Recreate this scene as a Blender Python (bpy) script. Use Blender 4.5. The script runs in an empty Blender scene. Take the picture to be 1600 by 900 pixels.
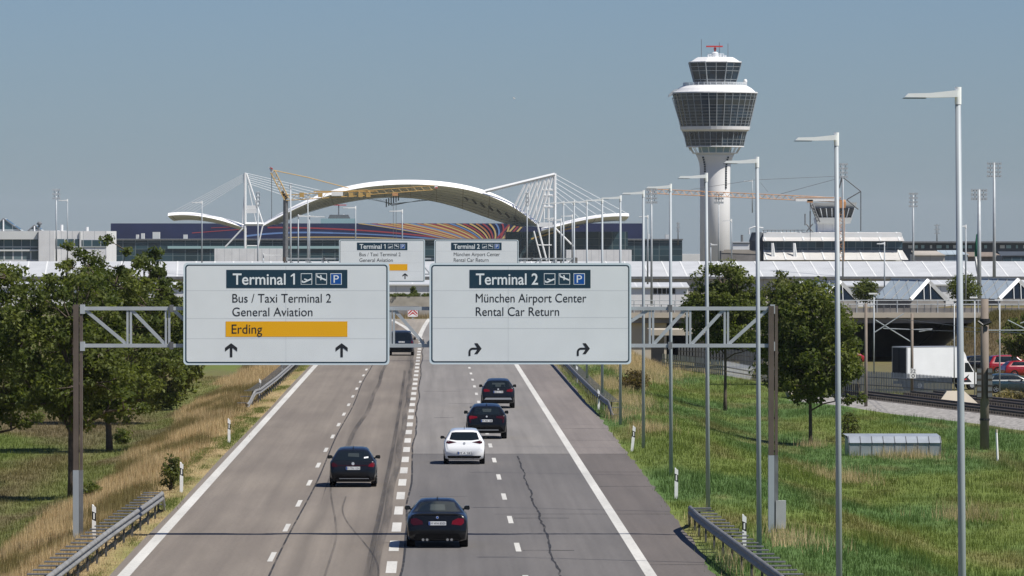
import bpy, bmesh, math, random
import numpy as np
from mathutils import Vector, Matrix
from mathutils.bvhtree import BVHTree

# ------------------------------------------------------------------ camera, sky, sun, exposure
S = bpy.context.scene
COL = S.collection
R = math.radians
F, H, CX, CY = 9840.0, 9.2, 678.0, 368.0          # focal length (px), eye height, vanishing point of the road
cam = bpy.data.objects.new("camera", bpy.data.cameras.new("camera"))
COL.objects.link(cam)
cam.location = (0, 0, H)
cam.rotation_euler = (R(90), 0, 0)
cam.data.sensor_width = 36.0
cam.data.lens = F / 1600 * 36.0
cam.data.shift_x = (800 - CX) / 1600
cam.data.shift_y = (CY - 450) / 1600
cam.data.clip_start = 1.0
cam.data.clip_end = 40000.0
S.camera = cam

SUN_EL, SUN_AZ = 55.0, 119.0                        # azimuth clockwise from the road direction
W = bpy.data.worlds.new("World")
S.world = W
W.use_nodes = True
wn = W.node_tree
bg = wn.nodes["Background"]
sky = wn.nodes.new("ShaderNodeTexSky")
sky.sky_type = 'NISHITA'
sky.sun_disc = False
sky.sun_elevation = R(SUN_EL)
sky.sun_rotation = R(SUN_AZ)
sky.altitude = 450
sky.air_density = 1.0
sky.dust_density = 0.35
sky.ozone_density = 2.0
tint = wn.nodes.new("ShaderNodeMix")
tint.data_type = 'RGBA'
tint.blend_type = 'MULTIPLY'
tint.inputs[0].default_value = 1.0
tint.inputs[7].default_value = (0.412, 0.535, 0.80, 1)
wn.links.new(sky.outputs[0], tint.inputs[6])
wn.links.new(tint.outputs[2], bg.inputs[0])
bg.inputs[1].default_value = 0.07
sun = bpy.data.objects.new("sun", bpy.data.lights.new("sun", 'SUN'))
COL.objects.link(sun)
sun.data.energy = 4.7
sun.data.angle = R(0.5)
sun.data.color = (1.0, 0.95, 0.87)
sd = Vector((math.sin(R(SUN_AZ)) * math.cos(R(SUN_EL)), math.cos(R(SUN_AZ)) * math.cos(R(SUN_EL)), math.sin(R(SUN_EL))))
sun.rotation_euler = sd.to_track_quat('Z', 'Y').to_euler()
sun.location = sd * 200
S.view_settings.view_transform = 'Standard'
S.view_settings.look = 'None'
S.view_settings.gamma = 1
S.view_settings.exposure = 0.45
S.view_settings.use_curve_mapping = False
S.cycles.max_bounces = 6
S.cycles.transparent_max_bounces = 12
S.cycles.volume_bounces = 0

rng = np.random.default_rng(7)
random.seed(7)


def X(px, Y): return (px - CX) * Y / F
def Z(py, Y): return H - (py - CY) * Y / F
def P(px, py, Y): return (X(px, Y), Y, Z(py, Y))


# ------------------------------------------------------------------ materials
def mat(name, col, rough=0.6, metal=0.0, noise=0.0, nscale=3.0, spec=0.5, coat=0.0, bump=0.0, emit=None):
    m = bpy.data.materials.new(name)
    m.use_nodes = True
    nt = m.node_tree
    b = nt.nodes["Principled BSDF"]
    b.inputs["Base Color"].default_value = (*col, 1)
    b.inputs["Roughness"].default_value = rough
    b.inputs["Metallic"].default_value = metal
    b.inputs["Specular IOR Level"].default_value = spec
    b.inputs["Coat Weight"].default_value = coat
    b.inputs["Coat Roughness"].default_value = 0.04
    if noise or bump:
        tc = nt.nodes.new("ShaderNodeTexCoord")
        nz = nt.nodes.new("ShaderNodeTexNoise")
        nz.inputs["Scale"].default_value = nscale
        nz.inputs["Detail"].default_value = 5
        nt.links.new(tc.outputs["Object"], nz.inputs["Vector"])
        if noise:
            mr = nt.nodes.new("ShaderNodeMapRange")
            mr.inputs[1].default_value = 0.3
            mr.inputs[2].default_value = 0.7
            mr.inputs[3].default_value = 1 - noise
            mr.inputs[4].default_value = 1 + noise * 0.6
            nt.links.new(nz.outputs[0], mr.inputs[0])
            mx = nt.nodes.new("ShaderNodeMix")
            mx.data_type = 'RGBA'
            mx.blend_type = 'MULTIPLY'
            mx.inputs[0].default_value = 1
            mx.inputs[6].default_value = (*col, 1)
            nt.links.new(mr.outputs[0], mx.inputs[7])
            nt.links.new(mx.outputs[2], b.inputs["Base Color"])
        if bump:
            bp = nt.nodes.new("ShaderNodeBump")
            bp.inputs["Strength"].default_value = bump
            bp.inputs["Distance"].default_value = 0.02
            nt.links.new(nz.outputs[0], bp.inputs["Height"])
            nt.links.new(bp.outputs[0], b.inputs["Normal"])
    return m


class NT:
    """tiny node builder"""
    def __init__(s, m):
        s.t = m.node_tree
        s.b = s.t.nodes["Principled BSDF"]
    def n(s, kind, **kw):
        nd = s.t.nodes.new(kind)
        for k, v in kw.items(): setattr(nd, k, v)
        return nd
    def l(s, a, b): s.t.links.new(a, b)
    def noise(s, vec, scale, detail=4, rough=0.55):
        nz = s.n("ShaderNodeTexNoise")
        nz.inputs["Scale"].default_value = scale
        nz.inputs["Detail"].default_value = detail
        nz.inputs["Roughness"].default_value = rough
        s.l(vec, nz.inputs["Vector"])
        return nz.outputs[0]
    def mapr(s, v, a, b, c, d):
        mr = s.n("ShaderNodeMapRange")
        for i, q in enumerate((a, b, c, d)): mr.inputs[i + 1].default_value = q
        s.l(v, mr.inputs[0])
        return mr.outputs[0]
    def mapping(s, vec, scale, loc=(0, 0, 0)):
        mp = s.n("ShaderNodeMapping")
        mp.inputs["Scale"].default_value = scale
        mp.inputs["Location"].default_value = loc
        s.l(vec, mp.inputs["Vector"])
        return mp.outputs[0]
    def math(s, op, a, b=None):
        m = s.n("ShaderNodeMath", operation=op)
        for i, q in enumerate((a, b)):
            if q is None: continue
            if isinstance(q, (int, float)): m.inputs[i].default_value = q
            else: s.l(q, m.inputs[i])
        return m.outputs[0]
    def mix(s, fac, a, b, blend='MIX'):
        mx = s.n("ShaderNodeMix", data_type='RGBA', blend_type=blend)
        for idx, q in ((0, fac), (6, a), (7, b)):
            if isinstance(q, tuple): mx.inputs[idx].default_value = (*q, 1)
            elif isinstance(q, (int, float)): mx.inputs[idx].default_value = q
            else: s.l(q, mx.inputs[idx])
        return mx.outputs[2]


def asphalt(name, col, dark, tracks=(), seams=0.0, grain=0.2):
    m = mat(name, col, 0.85, spec=0.3)
    k = NT(m)
    tc = k.n("ShaderNodeTexCoord").outputs["Object"]
    sp = k.n("ShaderNodeSeparateXYZ")
    k.l(tc, sp.inputs[0])
    fine = k.mapr(k.noise(tc, 9.0, 6, 0.7), 0.3, 0.7, 1 - grain, 1 + grain)
    patch = k.noise(k.mapping(tc, (0.35, 0.035, 1)), 1.0, 5, 0.6)
    c = k.mix(k.mapr(patch, 0.35, 0.66, 0, 1.25), col, dark)
    streak = k.mapr(k.noise(k.mapping(tc, (3.0, 0.02, 1)), 1.0, 4, 0.6), 0.3, 0.7, 0.90, 1.10)
    c = k.mix(1.0, c, streak, 'MULTIPLY')
    c = k.mix(1.0, c, fine, 'MULTIPLY')
    wob = k.math('MULTIPLY', k.math('SUBTRACT', k.noise(k.mapping(tc, (0.0, 0.02, 0)), 1.0, 2), 0.5), 0.9)
    for (x0, w, amt) in tracks:
        d = k.math('ABSOLUTE', k.math('ADD', k.math('SUBTRACT', sp.outputs[0], x0), wob))
        f = k.mapr(d, 0.0, w, amt, 0.0)
        c = k.mix(f, c, tuple(q * 0.55 for q in dark))
    k.l(c, k.b.inputs["Base Color"])
    bp = k.n("ShaderNodeBump")
    bp.inputs["Strength"].default_value = 0.35
    bp.inputs["Distance"].default_value = 0.01
    k.l(k.noise(tc, 40.0, 3), bp.inputs["Height"])
    k.l(bp.outputs[0], k.b.inputs["Normal"])
    return m


def attr_mat(name, rough=0.9, trans=0.0, extra=0.0, scale=2.0):
    m = mat(name, (0.1, 0.1, 0.1), rough, spec=0.15)
    k = NT(m)
    a = k.n("ShaderNodeAttribute", attribute_name="tint")
    c = a.outputs[0]
    if extra:
        tc = k.n("ShaderNodeTexCoord").outputs["Object"]
        f = k.mapr(k.noise(tc, scale, 6, 0.7), 0.3, 0.7, 1 - extra, 1 + extra)
        c = k.mix(1.0, c, f, 'MULTIPLY')
    k.l(c, k.b.inputs["Base Color"])
    if trans:
        tr = k.n("ShaderNodeBsdfTranslucent")
        k.l(k.mix(1.0, c, (1.2, 1.25, 0.6), 'MULTIPLY'), tr.inputs[0])
        ms = k.n("ShaderNodeMixShader")
        ms.inputs[0].default_value = trans
        k.l(k.b.outputs[0], ms.inputs[1])
        k.l(tr.outputs[0], ms.inputs[2])
        out = k.t.nodes["Material Output"]
        k.l(ms.outputs[0], out.inputs[0])
    return m


def worn_paint(name, col, under):
    m = mat(name, col, 0.7)
    k = NT(m)
    tc = k.n("ShaderNodeTexCoord").outputs["Object"]
    f = k.mapr(k.noise(tc, 6.0, 6, 0.75), 0.50, 0.72, 0, 0.7)
    g = k.mapr(k.noise(k.mapping(tc, (0.8, 0.08, 1)), 1.0, 4), 0.3, 0.7, 0.8, 1.05)
    k.l(k.mix(1.0, k.mix(f, col, under), g, 'MULTIPLY'), k.b.inputs["Base Color"])
    return m


def stain_mat(name, col, amount, sx=2.0, sy=0.1):
    m = mat(name, col, 0.8)
    k = NT(m)
    tc = k.n("ShaderNodeTexCoord").outputs["Object"]
    f = k.mapr(k.noise(k.mapping(tc, (sx, sy, 1)), 1.0, 5, 0.65), 0.3, 0.75, 0, amount)
    tr = k.n("ShaderNodeBsdfTransparent")
    ms = k.n("ShaderNodeMixShader")
    k.l(f, ms.inputs[0])
    k.l(tr.outputs[0], ms.inputs[1])
    k.l(k.b.outputs[0], ms.inputs[2])
    k.l(ms.outputs[0], k.t.nodes["Material Output"].inputs[0])
    return m


def curtain(name, glass, frame, sx, sz, wl=0.12, rough=0.15, axis=0):
    """glass curtain wall: panes with slightly different tints between thin frames (cell size sx, sz metres)"""
    m = mat(name, glass, rough, spec=0.6)
    k = NT(m)
    tc = k.n("ShaderNodeTexCoord").outputs["Object"]
    sp = k.n("ShaderNodeSeparateXYZ")
    k.l(tc, sp.inputs[0])
    u = k.math('DIVIDE', sp.outputs[axis], sx)
    v = k.math('DIVIDE', sp.outputs[2], sz)
    fu = k.math('LESS_THAN', k.math('FRACT', u), wl)
    fv = k.math('LESS_THAN', k.math('FRACT', v), wl)
    line = k.math('MAXIMUM', fu, fv)
    cb = k.n("ShaderNodeCombineXYZ")
    k.l(k.math('FLOOR', u), cb.inputs[0])
    k.l(k.math('FLOOR', v), cb.inputs[1])
    wn_ = k.n("ShaderNodeTexWhiteNoise")
    k.l(cb.outputs[0], wn_.inputs[0])
    g = k.mapr(wn_.outputs[0], 0, 1, 0.6, 1.5)
    c = k.mix(1.0, glass, g, 'MULTIPLY')
    k.l(k.mix(line, c, frame), k.b.inputs["Base Color"])
    k.l(k.mapr(line, 0, 1, rough, 0.6), k.b.inputs["Roughness"])
    return m


def seamed(name, col, seam, sx, w=0.03, axis=0, noise=0.08):
    m = mat(name, col, 0.5)
    k = NT(m)
    tc = k.n("ShaderNodeTexCoord").outputs["Object"]
    sp = k.n("ShaderNodeSeparateXYZ")
    k.l(tc, sp.inputs[0])
    u = k.math('FRACT', k.math('DIVIDE', sp.outputs[axis], sx))
    f = k.math('LESS_THAN', u, w)
    n = k.mapr(k.noise(k.mapping(tc, (0.4, 0.4, 0.4)), 1.0, 5), 0.3, 0.7, 1 - noise, 1 + noise)
    k.l(k.mix(f, k.mix(1.0, col, n, 'MULTIPLY'), seam), k.b.inputs["Base Color"])
    return m


M = {}
M['asph_left'] = asphalt("asphalt_brown", (0.198, 0.172, 0.143), (0.160, 0.138, 0.116),
                         ((-1.75, 0.30, 0.75), (-3.75, 0.38, 0.45), (-2.05, 0.9, 0.25), (-5.6, 0.5, 0.18), (-7.3, 0.5, 0.14)))
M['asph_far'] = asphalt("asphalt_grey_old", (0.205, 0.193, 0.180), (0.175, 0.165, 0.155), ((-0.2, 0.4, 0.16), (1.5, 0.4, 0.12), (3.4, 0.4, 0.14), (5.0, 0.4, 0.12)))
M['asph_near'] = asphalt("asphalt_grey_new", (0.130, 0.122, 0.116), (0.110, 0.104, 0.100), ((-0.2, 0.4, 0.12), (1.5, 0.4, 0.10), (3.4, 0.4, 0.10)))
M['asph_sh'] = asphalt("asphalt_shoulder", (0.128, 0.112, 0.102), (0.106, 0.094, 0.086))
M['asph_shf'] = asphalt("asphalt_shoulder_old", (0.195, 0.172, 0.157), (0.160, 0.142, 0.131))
M['gore'] = asphalt("gore_paving", (0.27, 0.24, 0.20), (0.22, 0.20, 0.17))
M['paint'] = worn_paint("road_paint", (0.56, 0.55, 0.51), (0.2, 0.19, 0.18))
M['tar'] = stain_mat("tar", (0.02, 0.02, 0.022), 1.6, 2.0, 0.4)
M['tyremark'] = stain_mat("tyre_rubber_mark", (0.03, 0.03, 0.032), 0.55, 3.0, 0.05)
M['joint'] = stain_mat("joint_dark", (0.04, 0.038, 0.036), 0.9, 1.2, 2.0)
M['ground'] = attr_mat("meadow_ground", 0.95, 0, 0.28, 1.6)
M['blade'] = attr_mat("grass_blade", 0.8, 0.3)
M['leaf'] = attr_mat("leaf", 0.5, 0.5)
M['bark'] = mat("bark", (0.085, 0.065, 0.048), 0.95, noise=0.4, nscale=6, bump=0.6)
M['galv'] = mat("galvanised_steel", (0.40, 0.43, 0.45), 0.5, 0.12, noise=0.14, nscale=1.5)
M['galv_d'] = mat("dull_steel", (0.16, 0.165, 0.17), 0.6, 0.3, noise=0.3, nscale=2)
M['post_dk'] = mat('dark_rail_post', (0.075, 0.075, 0.075), 0.8, spec=0.2)
M['pole'] = mat('lamp_pole_grey', (0.33, 0.365, 0.39), 0.55, 0.1, noise=0.10, nscale=1.0)
M['rung'] = mat('dark_spacer_plate', (0.11, 0.115, 0.12), 0.7, spec=0.2, noise=0.3)
M['rail_w'] = mat("guardrail_steel", (0.20, 0.20, 0.195), 0.6, 0.0, spec=0.25, noise=0.25, nscale=1.2)
M['brown'] = mat("brown_paint", (0.105, 0.082, 0.066), 0.6, noise=0.2, nscale=2)
M['lamp'] = mat("lamp_housing", (0.80, 0.81, 0.80), 0.45, 0.0, noise=0.06)
M['lens'] = mat("dark_lens", (0.06, 0.06, 0.065), 0.3)
M['sign'] = mat("sign_white_sheet", (0.71, 0.75, 0.755), 0.45, noise=0.05, nscale=0.8)
M['sign_seam'] = mat("sign_seam", (0.52, 0.555, 0.57), 0.6)
M['sign_rim'] = mat("sign_rim_pale", (0.62, 0.72, 0.76), 0.4)
M['sign_dk'] = mat("sign_dark_teal", (0.010, 0.038, 0.062), 0.4)
M['sign_or'] = mat("sign_orange", (0.80, 0.40, 0.0), 0.45)
M['sign_bl'] = mat("sign_blue", (0.0, 0.075, 0.32), 0.4)
M['letter_w'] = mat("letter_white", (0.74, 0.79, 0.80), 0.45)
M['letter_k'] = mat("letter_black", (0.012, 0.014, 0.018), 0.5)
M['alu'] = mat("alu_back", (0.4, 0.41, 0.42), 0.5, 0.4)
M['white'] = mat("white_plastic", (0.80, 0.80, 0.78), 0.5, noise=0.08, nscale=4)
M['black'] = mat("black_plastic", (0.012, 0.012, 0.013), 0.5)
M['refl'] = mat("reflector", (0.75, 0.76, 0.74), 0.2)
M['conc'] = mat("concrete", (0.36, 0.33, 0.28), 0.9, noise=0.2, nscale=1.0, bump=0.2)
M['conc_d'] = mat("concrete_grey", (0.20, 0.19, 0.18), 0.9, noise=0.25, nscale=0.6)
M['conc_t'] = mat("concrete_pale", (0.46, 0.41, 0.33), 0.9, noise=0.12, nscale=0.5)
M['wall_dk'] = mat('added_back_wall_dark', (0.15, 0.15, 0.15), 0.9, noise=0.2, nscale=0.4)  # dark tone for the backdrop wall added under the viaduct
M['ballast'] = mat("ballast", (0.30, 0.285, 0.265), 0.95, noise=0.55, nscale=4.0, bump=0.8)
M['trackbed'] = mat("track_bed_dark", (0.065, 0.055, 0.045), 0.95, noise=0.4, nscale=2.0)
M['rust'] = mat("rusty_rail", (0.06, 0.042, 0.033), 0.6, 0.3, noise=0.3)
M['fence'] = mat("palisade", (0.36, 0.385, 0.41), 0.7, noise=0.25, nscale=1.0)
M['fence_b'] = mat("palisade_brown", (0.06, 0.045, 0.04), 0.8, noise=0.3)
M['wallwhite'] = mat("white_cladding", (0.62, 0.63, 0.62), 0.55, noise=0.06, nscale=0.3)
M['roofwhite'] = seamed("white_roof_panel", (0.47, 0.485, 0.495), (0.60, 0.61, 0.61), 3.2, 0.07)
M['hallroof'] = mat('pale_roof_sheet', (0.44, 0.455, 0.465), 0.6, noise=0.10, nscale=0.35)
M['roofpale'] = seamed("white_terminal_roof", (0.52, 0.505, 0.48), (0.48, 0.47, 0.45), 5.6, 0.06)
M['wallseam'] = seamed("white_panel_wall", (0.66, 0.66, 0.66), (0.42, 0.43, 0.45), 2.2, 0.05)
M['wallbeige'] = seamed("beige_wall", (0.46, 0.43, 0.38), (0.33, 0.31, 0.28), 5.0, 0.03)
M['greyroof'] = seamed("grey_roof_panel", (0.34, 0.40, 0.44), (0.16, 0.19, 0.21), 1.35, 0.05)
M['tanroof'] = mat("tan_roof", (0.34, 0.31, 0.27), 0.8, noise=0.2, nscale=0.2)
M['darkroof'] = mat("dark_hall", (0.06, 0.072, 0.085), 0.6, noise=0.3, nscale=0.15)
M['glass_t'] = curtain("teal_curtain_wall", (0.022, 0.048, 0.060), (0.085, 0.12, 0.13), 4.0, 2.1, 0.08)
M['glass_t1'] = curtain("terminal_glazing", (0.04, 0.075, 0.092), (0.34, 0.37, 0.38), 1.75, 3.2, 0.08)
M['glass_lo'] = curtain("lower_terminal_glazing", (0.11, 0.155, 0.17), (0.56, 0.57, 0.57), 1.75, 5.0, 0.16)
M['glass_d'] = curtain("dark_tower_glazing", (0.010, 0.026, 0.044), (0.010, 0.026, 0.044), 2.0, 1.9, 0.0, 0.12)
M['glass_b'] = curtain("blue_strip_glazing", (0.03, 0.06, 0.082), (0.13, 0.17, 0.19), 1.9, 1.7, 0.07)
M['glass'] = mat("dark_glass", (0.008, 0.012, 0.015), 0.08, spec=0.4)
M['navy'] = mat("navy_mesh_screen", (0.014, 0.022, 0.075), 0.8, noise=0.2, nscale=0.15)
M['s_red'] = mat("stripe_red", (0.34, 0.05, 0.06), 0.8)
M['s_yel'] = mat("stripe_yellow", (0.60, 0.43, 0.16), 0.8)
M['s_blu'] = mat("stripe_blue", (0.14, 0.24, 0.46), 0.8)
M['s_org'] = mat("stripe_orange", (0.44, 0.17, 0.06), 0.8)
M['membrane'] = mat("white_membrane", (0.84, 0.84, 0.83), 0.5)
M['soffit'] = seamed("membrane_underside", (0.80, 0.84, 0.86), (0.50, 0.50, 0.49), 8.0, 0.04)
M['whitesteel'] = mat("white_steel", (0.76, 0.77, 0.77), 0.45)
M['cable'] = mat("pale_cable", (0.62, 0.65, 0.67), 0.5)
M['mull'] = mat('mullion_grey', (0.27, 0.30, 0.32), 0.5)
M['shaft'] = mat("white_concrete", (0.72, 0.72, 0.715), 0.6, noise=0.04, nscale=0.2)
M['teal'] = mat("pale_teal_glass", (0.30, 0.44, 0.45), 0.3)
M['crane_y'] = mat("crane_yellow", (0.50, 0.32, 0.10), 0.6, noise=0.2)
M['crane_o'] = mat("crane_orange", (0.52, 0.27, 0.12), 0.6, noise=0.2)
M['red'] = mat("signal_red", (0.50, 0.035, 0.03), 0.5)
M['green_fl'] = mat("flag_green", (0.01, 0.13, 0.07), 0.8)
M['white_fl'] = mat("flag_white", (0.72, 0.72, 0.70), 0.8)
M['wood'] = mat("brown_mast", (0.20, 0.165, 0.135), 0.85, noise=0.2, nscale=1.2)
M['box_g'] = mat("pale_grey_box", (0.38, 0.39, 0.39), 0.6, noise=0.1)
M['pit_side'] = mat("metal_box_side", (0.30, 0.33, 0.35), 0.5, 0.3, noise=0.25, nscale=1.5)
M['pit_top'] = mat("metal_box_lid", (0.42, 0.46, 0.49), 0.4, 0.4, noise=0.15, nscale=1.5)
# vehicles
M['p_black'] = mat("paint_black", (0.006, 0.007, 0.009), 0.22, spec=0.22, coat=0.22)
M['p_black2'] = mat("paint_blue_black", (0.008, 0.010, 0.014), 0.25, spec=0.22, coat=0.22)
M['p_navy'] = mat("paint_navy", (0.010, 0.017, 0.030), 0.25, spec=0.22, coat=0.22)
M['p_white'] = mat("paint_white", (0.76, 0.77, 0.77), 0.28, coat=1.0)
M['p_red'] = mat("paint_red", (0.26, 0.008, 0.012), 0.25, coat=1.0)
M['p_teal'] = mat("paint_dark_teal", (0.012, 0.032, 0.040), 0.25, coat=1.0)
M['truck_dk'] = mat('dark_truck_door', (0.012, 0.016, 0.022), 0.6, spec=0.2)
M['recess'] = mat('grey_recess', (0.25, 0.26, 0.27), 0.5)
M['tyre'] = mat("tyre", (0.008, 0.008, 0.008), 0.85, spec=0.15)
M['rim'] = mat("alloy", (0.45, 0.46, 0.47), 0.35, 0.6)
M['light_r'] = mat("tail_light", (0.125, 0.004, 0.008), 0.2, spec=0.3, coat=0.3)
M['light_d'] = mat("tail_light_dark", (0.035, 0.004, 0.006), 0.2, spec=0.3, coat=0.3)  # dark lens; also serves as the shaded copy of a red lens
M['light_w'] = mat("head_light", (0.6, 0.62, 0.64), 0.1)
M['trim'] = mat("black_trim", (0.004, 0.004, 0.0045), 0.8, spec=0.08)
M['silver'] = mat("silver_trim", (0.42, 0.43, 0.44), 0.35, 0.5)
M['plate'] = mat("plate_white", (0.72, 0.73, 0.72), 0.5)
M['plate_b'] = mat("plate_blue", (0.0, 0.05, 0.25), 0.5)
M['chrome'] = mat("chrome", (0.7, 0.7, 0.7), 0.15, 1.0)
M['seen'] = mat("glass_seen_through", (0.035, 0.043, 0.042), 0.12, spec=0.6)

# ------------------------------------------------------------------ helpers
ROOT_LOC = {}


class MB:
    def __init__(s):
        s.v, s.f, s.m = [], [], []
        s.mats = []
    def mi(s, m):
        if m not in s.mats: s.mats.append(m)
        return s.mats.index(m)
    def add(s, vs, fs, m):
        o = len(s.v)
        s.v += [tuple(v) for v in vs]
        i = s.mi(m)
        for f in fs:
            s.f.append(tuple(o + q for q in f))
            s.m.append(i)
    def box(s, x0, x1, y0, y1, z0, z1, m):
        vs = [(x, y, z) for z in (z0, z1) for y in (y0, y1) for x in (x0, x1)]
        s.add(vs, [(0, 2, 3, 1), (4, 5, 7, 6), (0, 1, 5, 4), (2, 6, 7, 3), (0, 4, 6, 2), (1, 3, 7, 5)], m)
    def bar(s, a, b, w, h, m):
        """rectangular bar from a to b; w across (horizontal or depth), h the other"""
        a, b = Vector(a), Vector(b)
        d = (b - a).normalized()
        up = Vector((0, 1, 0)) if abs(d.y) < 0.9 else Vector((0, 0, 1))
        n1 = d.cross(up).normalized()
        n2 = d.cross(n1).normalized()
        vs = []
        for p in (a, b):
            for q, r in ((-1, -1), (1, -1), (1, 1), (-1, 1)):
                vs.append(p + n1 * q * w / 2 + n2 * r * h / 2)
        s.add(vs, [(0, 1, 2, 3), (7, 6, 5, 4), (0, 4, 5, 1), (1, 5, 6, 2), (2, 6, 7, 3), (3, 7, 4, 0)], m)
    def tube(s, pts, rad, m, n=8, cap=True):
        pts = [Vector(p) for p in pts]
        if not isinstance(rad, (list, tuple)): rad = [rad] * len(pts)
        vs, fs = [], []
        ref = None
        for i, p in enumerate(pts):
            d = (pts[min(i + 1, len(pts) - 1)] - pts[max(i - 1, 0)])
            d = d.normalized() if d.length > 1e-9 else Vector((0, 0, 1))
            if ref is None:
                ref = Vector((1, 0, 0)) if abs(d.x) < 0.8 else Vector((0, 1, 0))
            n1 = (ref - d * ref.dot(d)).normalized()
            ref = n1
            n2 = d.cross(n1)
            for k in range(n):
                a = 2 * math.pi * k / n
                vs.append(p + (n1 * math.cos(a) + n2 * math.sin(a)) * rad[i])
        for i in range(len(pts) - 1):
            for k in range(n):
                a, b = i * n + k, i * n + (k + 1) % n
                fs.append((a, b, b + n, a + n))
        if cap:
            fs.append(tuple(range(n - 1, -1, -1)))
            fs.append(tuple((len(pts) - 1) * n + k for k in range(n)))
        s.add(vs, fs, m)
    def lathe(s, prof, c, m, n=24, rot=0.0, cap=True):
        """prof: list of (r, z); c: (x, y)"""
        vs, fs = [], []
        for r, z in prof:
            for k in range(n):
                a = rot + 2 * math.pi * k / n
                vs.append((c[0] + r * math.sin(a), c[1] - r * math.cos(a), z))
        for i in range(len(prof) - 1):
            for k in range(n):
                a, b = i * n + k, i * n + (k + 1) % n
                fs.append((a, b, b + n, a + n))
        if cap:
            fs.append(tuple(range(n - 1, -1, -1)))
            fs.append(tuple((len(prof) - 1) * n + k for k in range(n)))
        s.add(vs, fs, m)
    def prism(s, poly, y0, y1, m):
        """poly in (x, z), extruded along y"""
        n = len(poly)
        ar = sum(poly[i][0] * poly[(i + 1) % n][1] - poly[(i + 1) % n][0] * poly[i][1] for i in range(n))
        if ar < 0: poly = poly[::-1]
        vs = [(x, y0, z) for x, z in poly] + [(x, y1, z) for x, z in poly]
        fs = [tuple(range(n)), tuple(range(2 * n - 1, n - 1, -1))]
        for i in range(n):
            j = (i + 1) % n
            fs.append((j, i, i + n, j + n))
        s.add(vs, fs, m)
    def grid(s, rows, m):
        n = len(rows[0])
        vs = [p for r in rows for p in r]
        fs = [(i * n + k, i * n + k + 1, (i + 1) * n + k + 1, (i + 1) * n + k) for i in range(len(rows) - 1) for k in range(n - 1)]
        s.add(vs, fs, m)
    def build(s, name, parent=None, smooth=False):
        me = bpy.data.meshes.new(name)
        off = Vector((0, 0, 0))
        q = parent
        while q is not None:
            off += q.location
            q = q.parent
        me.from_pydata([(v[0] - off.x, v[1] - off.y, v[2] - off.z) for v in s.v], [], s.f)
        for m in s.mats: me.materials.append(m)
        me.polygons.foreach_set("material_index", s.m)
        if smooth: me.polygons.foreach_set("use_smooth", [True] * len(s.f))
        me.update()
        o = bpy.data.objects.new(name, me)
        COL.objects.link(o)
        if parent: o.parent = parent
        return o


def tag(o, label=None, cat=None, group=None, kind=None):
    for k, v in (("label", label), ("category", cat), ("group", group), ("kind", kind)):
        if v: o[k] = v
    return o


def thing(name, label, cat, loc=(0, 0, 0), group=None):
    o = bpy.data.objects.new(name, None)
    o.empty_display_size = 0.3
    COL.objects.link(o)
    o.location = loc
    return tag(o, label, cat, group)


def struct(name, mb, smooth=False):
    return tag(mb.build(name, None, smooth), kind="structure")


def copy_tree(o, parent=None, label=None):
    c = o.copy()
    COL.objects.link(c)
    c.parent = parent
    if label: c["label"] = label
    for ch in [q for q in COL.objects if q.parent == o]:
        copy_tree(ch, c)
    return c


def sm(t):
    t = np.clip(t, 0, 1)
    return t * t * (3 - 2 * t)


def vnoise(x, y, seed=0):
    x = np.asarray(x, float); y = np.asarray(y, float)
    xi, yi = np.floor(x).astype(np.int64), np.floor(y).astype(np.int64)
    fx, fy = x - xi, y - yi
    fx, fy = fx * fx * (3 - 2 * fx), fy * fy * (3 - 2 * fy)
    def h(a, b):
        n = (a * 374761393 + b * 668265263 + seed * 974711) & 0x7fffffff
        n = ((n ^ (n >> 13)) * 1274126177) & 0x7fffffff
        return ((n ^ (n >> 16)) & 0xffff) / 65535.0
    return (h(xi, yi) * (1 - fx) + h(xi + 1, yi) * fx) * (1 - fy) + (h(xi, yi + 1) * (1 - fx) + h(xi + 1, yi + 1) * fx) * fy


def fbm(x, y, seed=0, o=4):
    s, a, t = 0, 1.0, 0
    for i in range(o):
        s = s + a * vnoise(np.asarray(x) * 2 ** i, np.asarray(y) * 2 ** i, seed + i)
        t += a
        a *= 0.5
    return s / t


# ------------------------------------------------------------------ terrain
FX = np.array([10.0, 18.0, 21.1, 24.3, 32.4, 45.0, 60.0])      # line of the railway fence: x -> y
FY = np.array([600.0, 487.0, 460.0, 422.0, 398.0, 330.0, 250.0])


def gz(x, y):
    x = np.asarray(x, float); y = np.asarray(y, float)
    z = -0.03 + 0 * x
    z = z - 1.1 * sm((-9.6 - x) / 6.0)
    z = z + 0.18 * sm((x - 8.9) / 0.7) - 1.15 * sm((x - 10.6) / 7.0)
    d = y - np.interp(x, FX, FY)
    z = z - 1.35 * sm((d - 2.0) / 14.0) * sm((x - 16) / 4)
    ramp = sm((y - 415) / 140.0) * (1 - sm((x - 12.0) / 5.5)) * sm((x - 9.2) / 3.0)
    z = z + 2.1 * ramp
    z = z + 4.5 * sm((x - 44.0) / 7.5) * sm((y - 535) / 28.0) * (1 - sm((y - 640) / 60))
    back = sm((y - 632) / 40.0)
    z = z * (1 - back) - 0.03 * back
    z = z + 0.10 * (fbm(x * 0.25, y * 0.08, 5, 3) - 0.5) * sm((np.abs(x + 0.1) - 9.6) / 2)
    z = z - np.maximum(0, y - 700) * 0.0035
    return z


def gzf(x, y): return float(gz(x, y))


GREEN = np.array([0.122, 0.158, 0.035]); LUSH = np.array([0.080, 0.136, 0.038]); DRY = np.array([0.36, 0.27, 0.14])
OLIVE = np.array([0.132, 0.118, 0.042]); BROWN = np.array([0.132, 0.102, 0.058]); STRAW = np.array([0.50, 0.385, 0.23])


def mixc(a, b, t):
    t = np.asarray(t)[:, None]
    return a * (1 - t) + b * t


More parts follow.
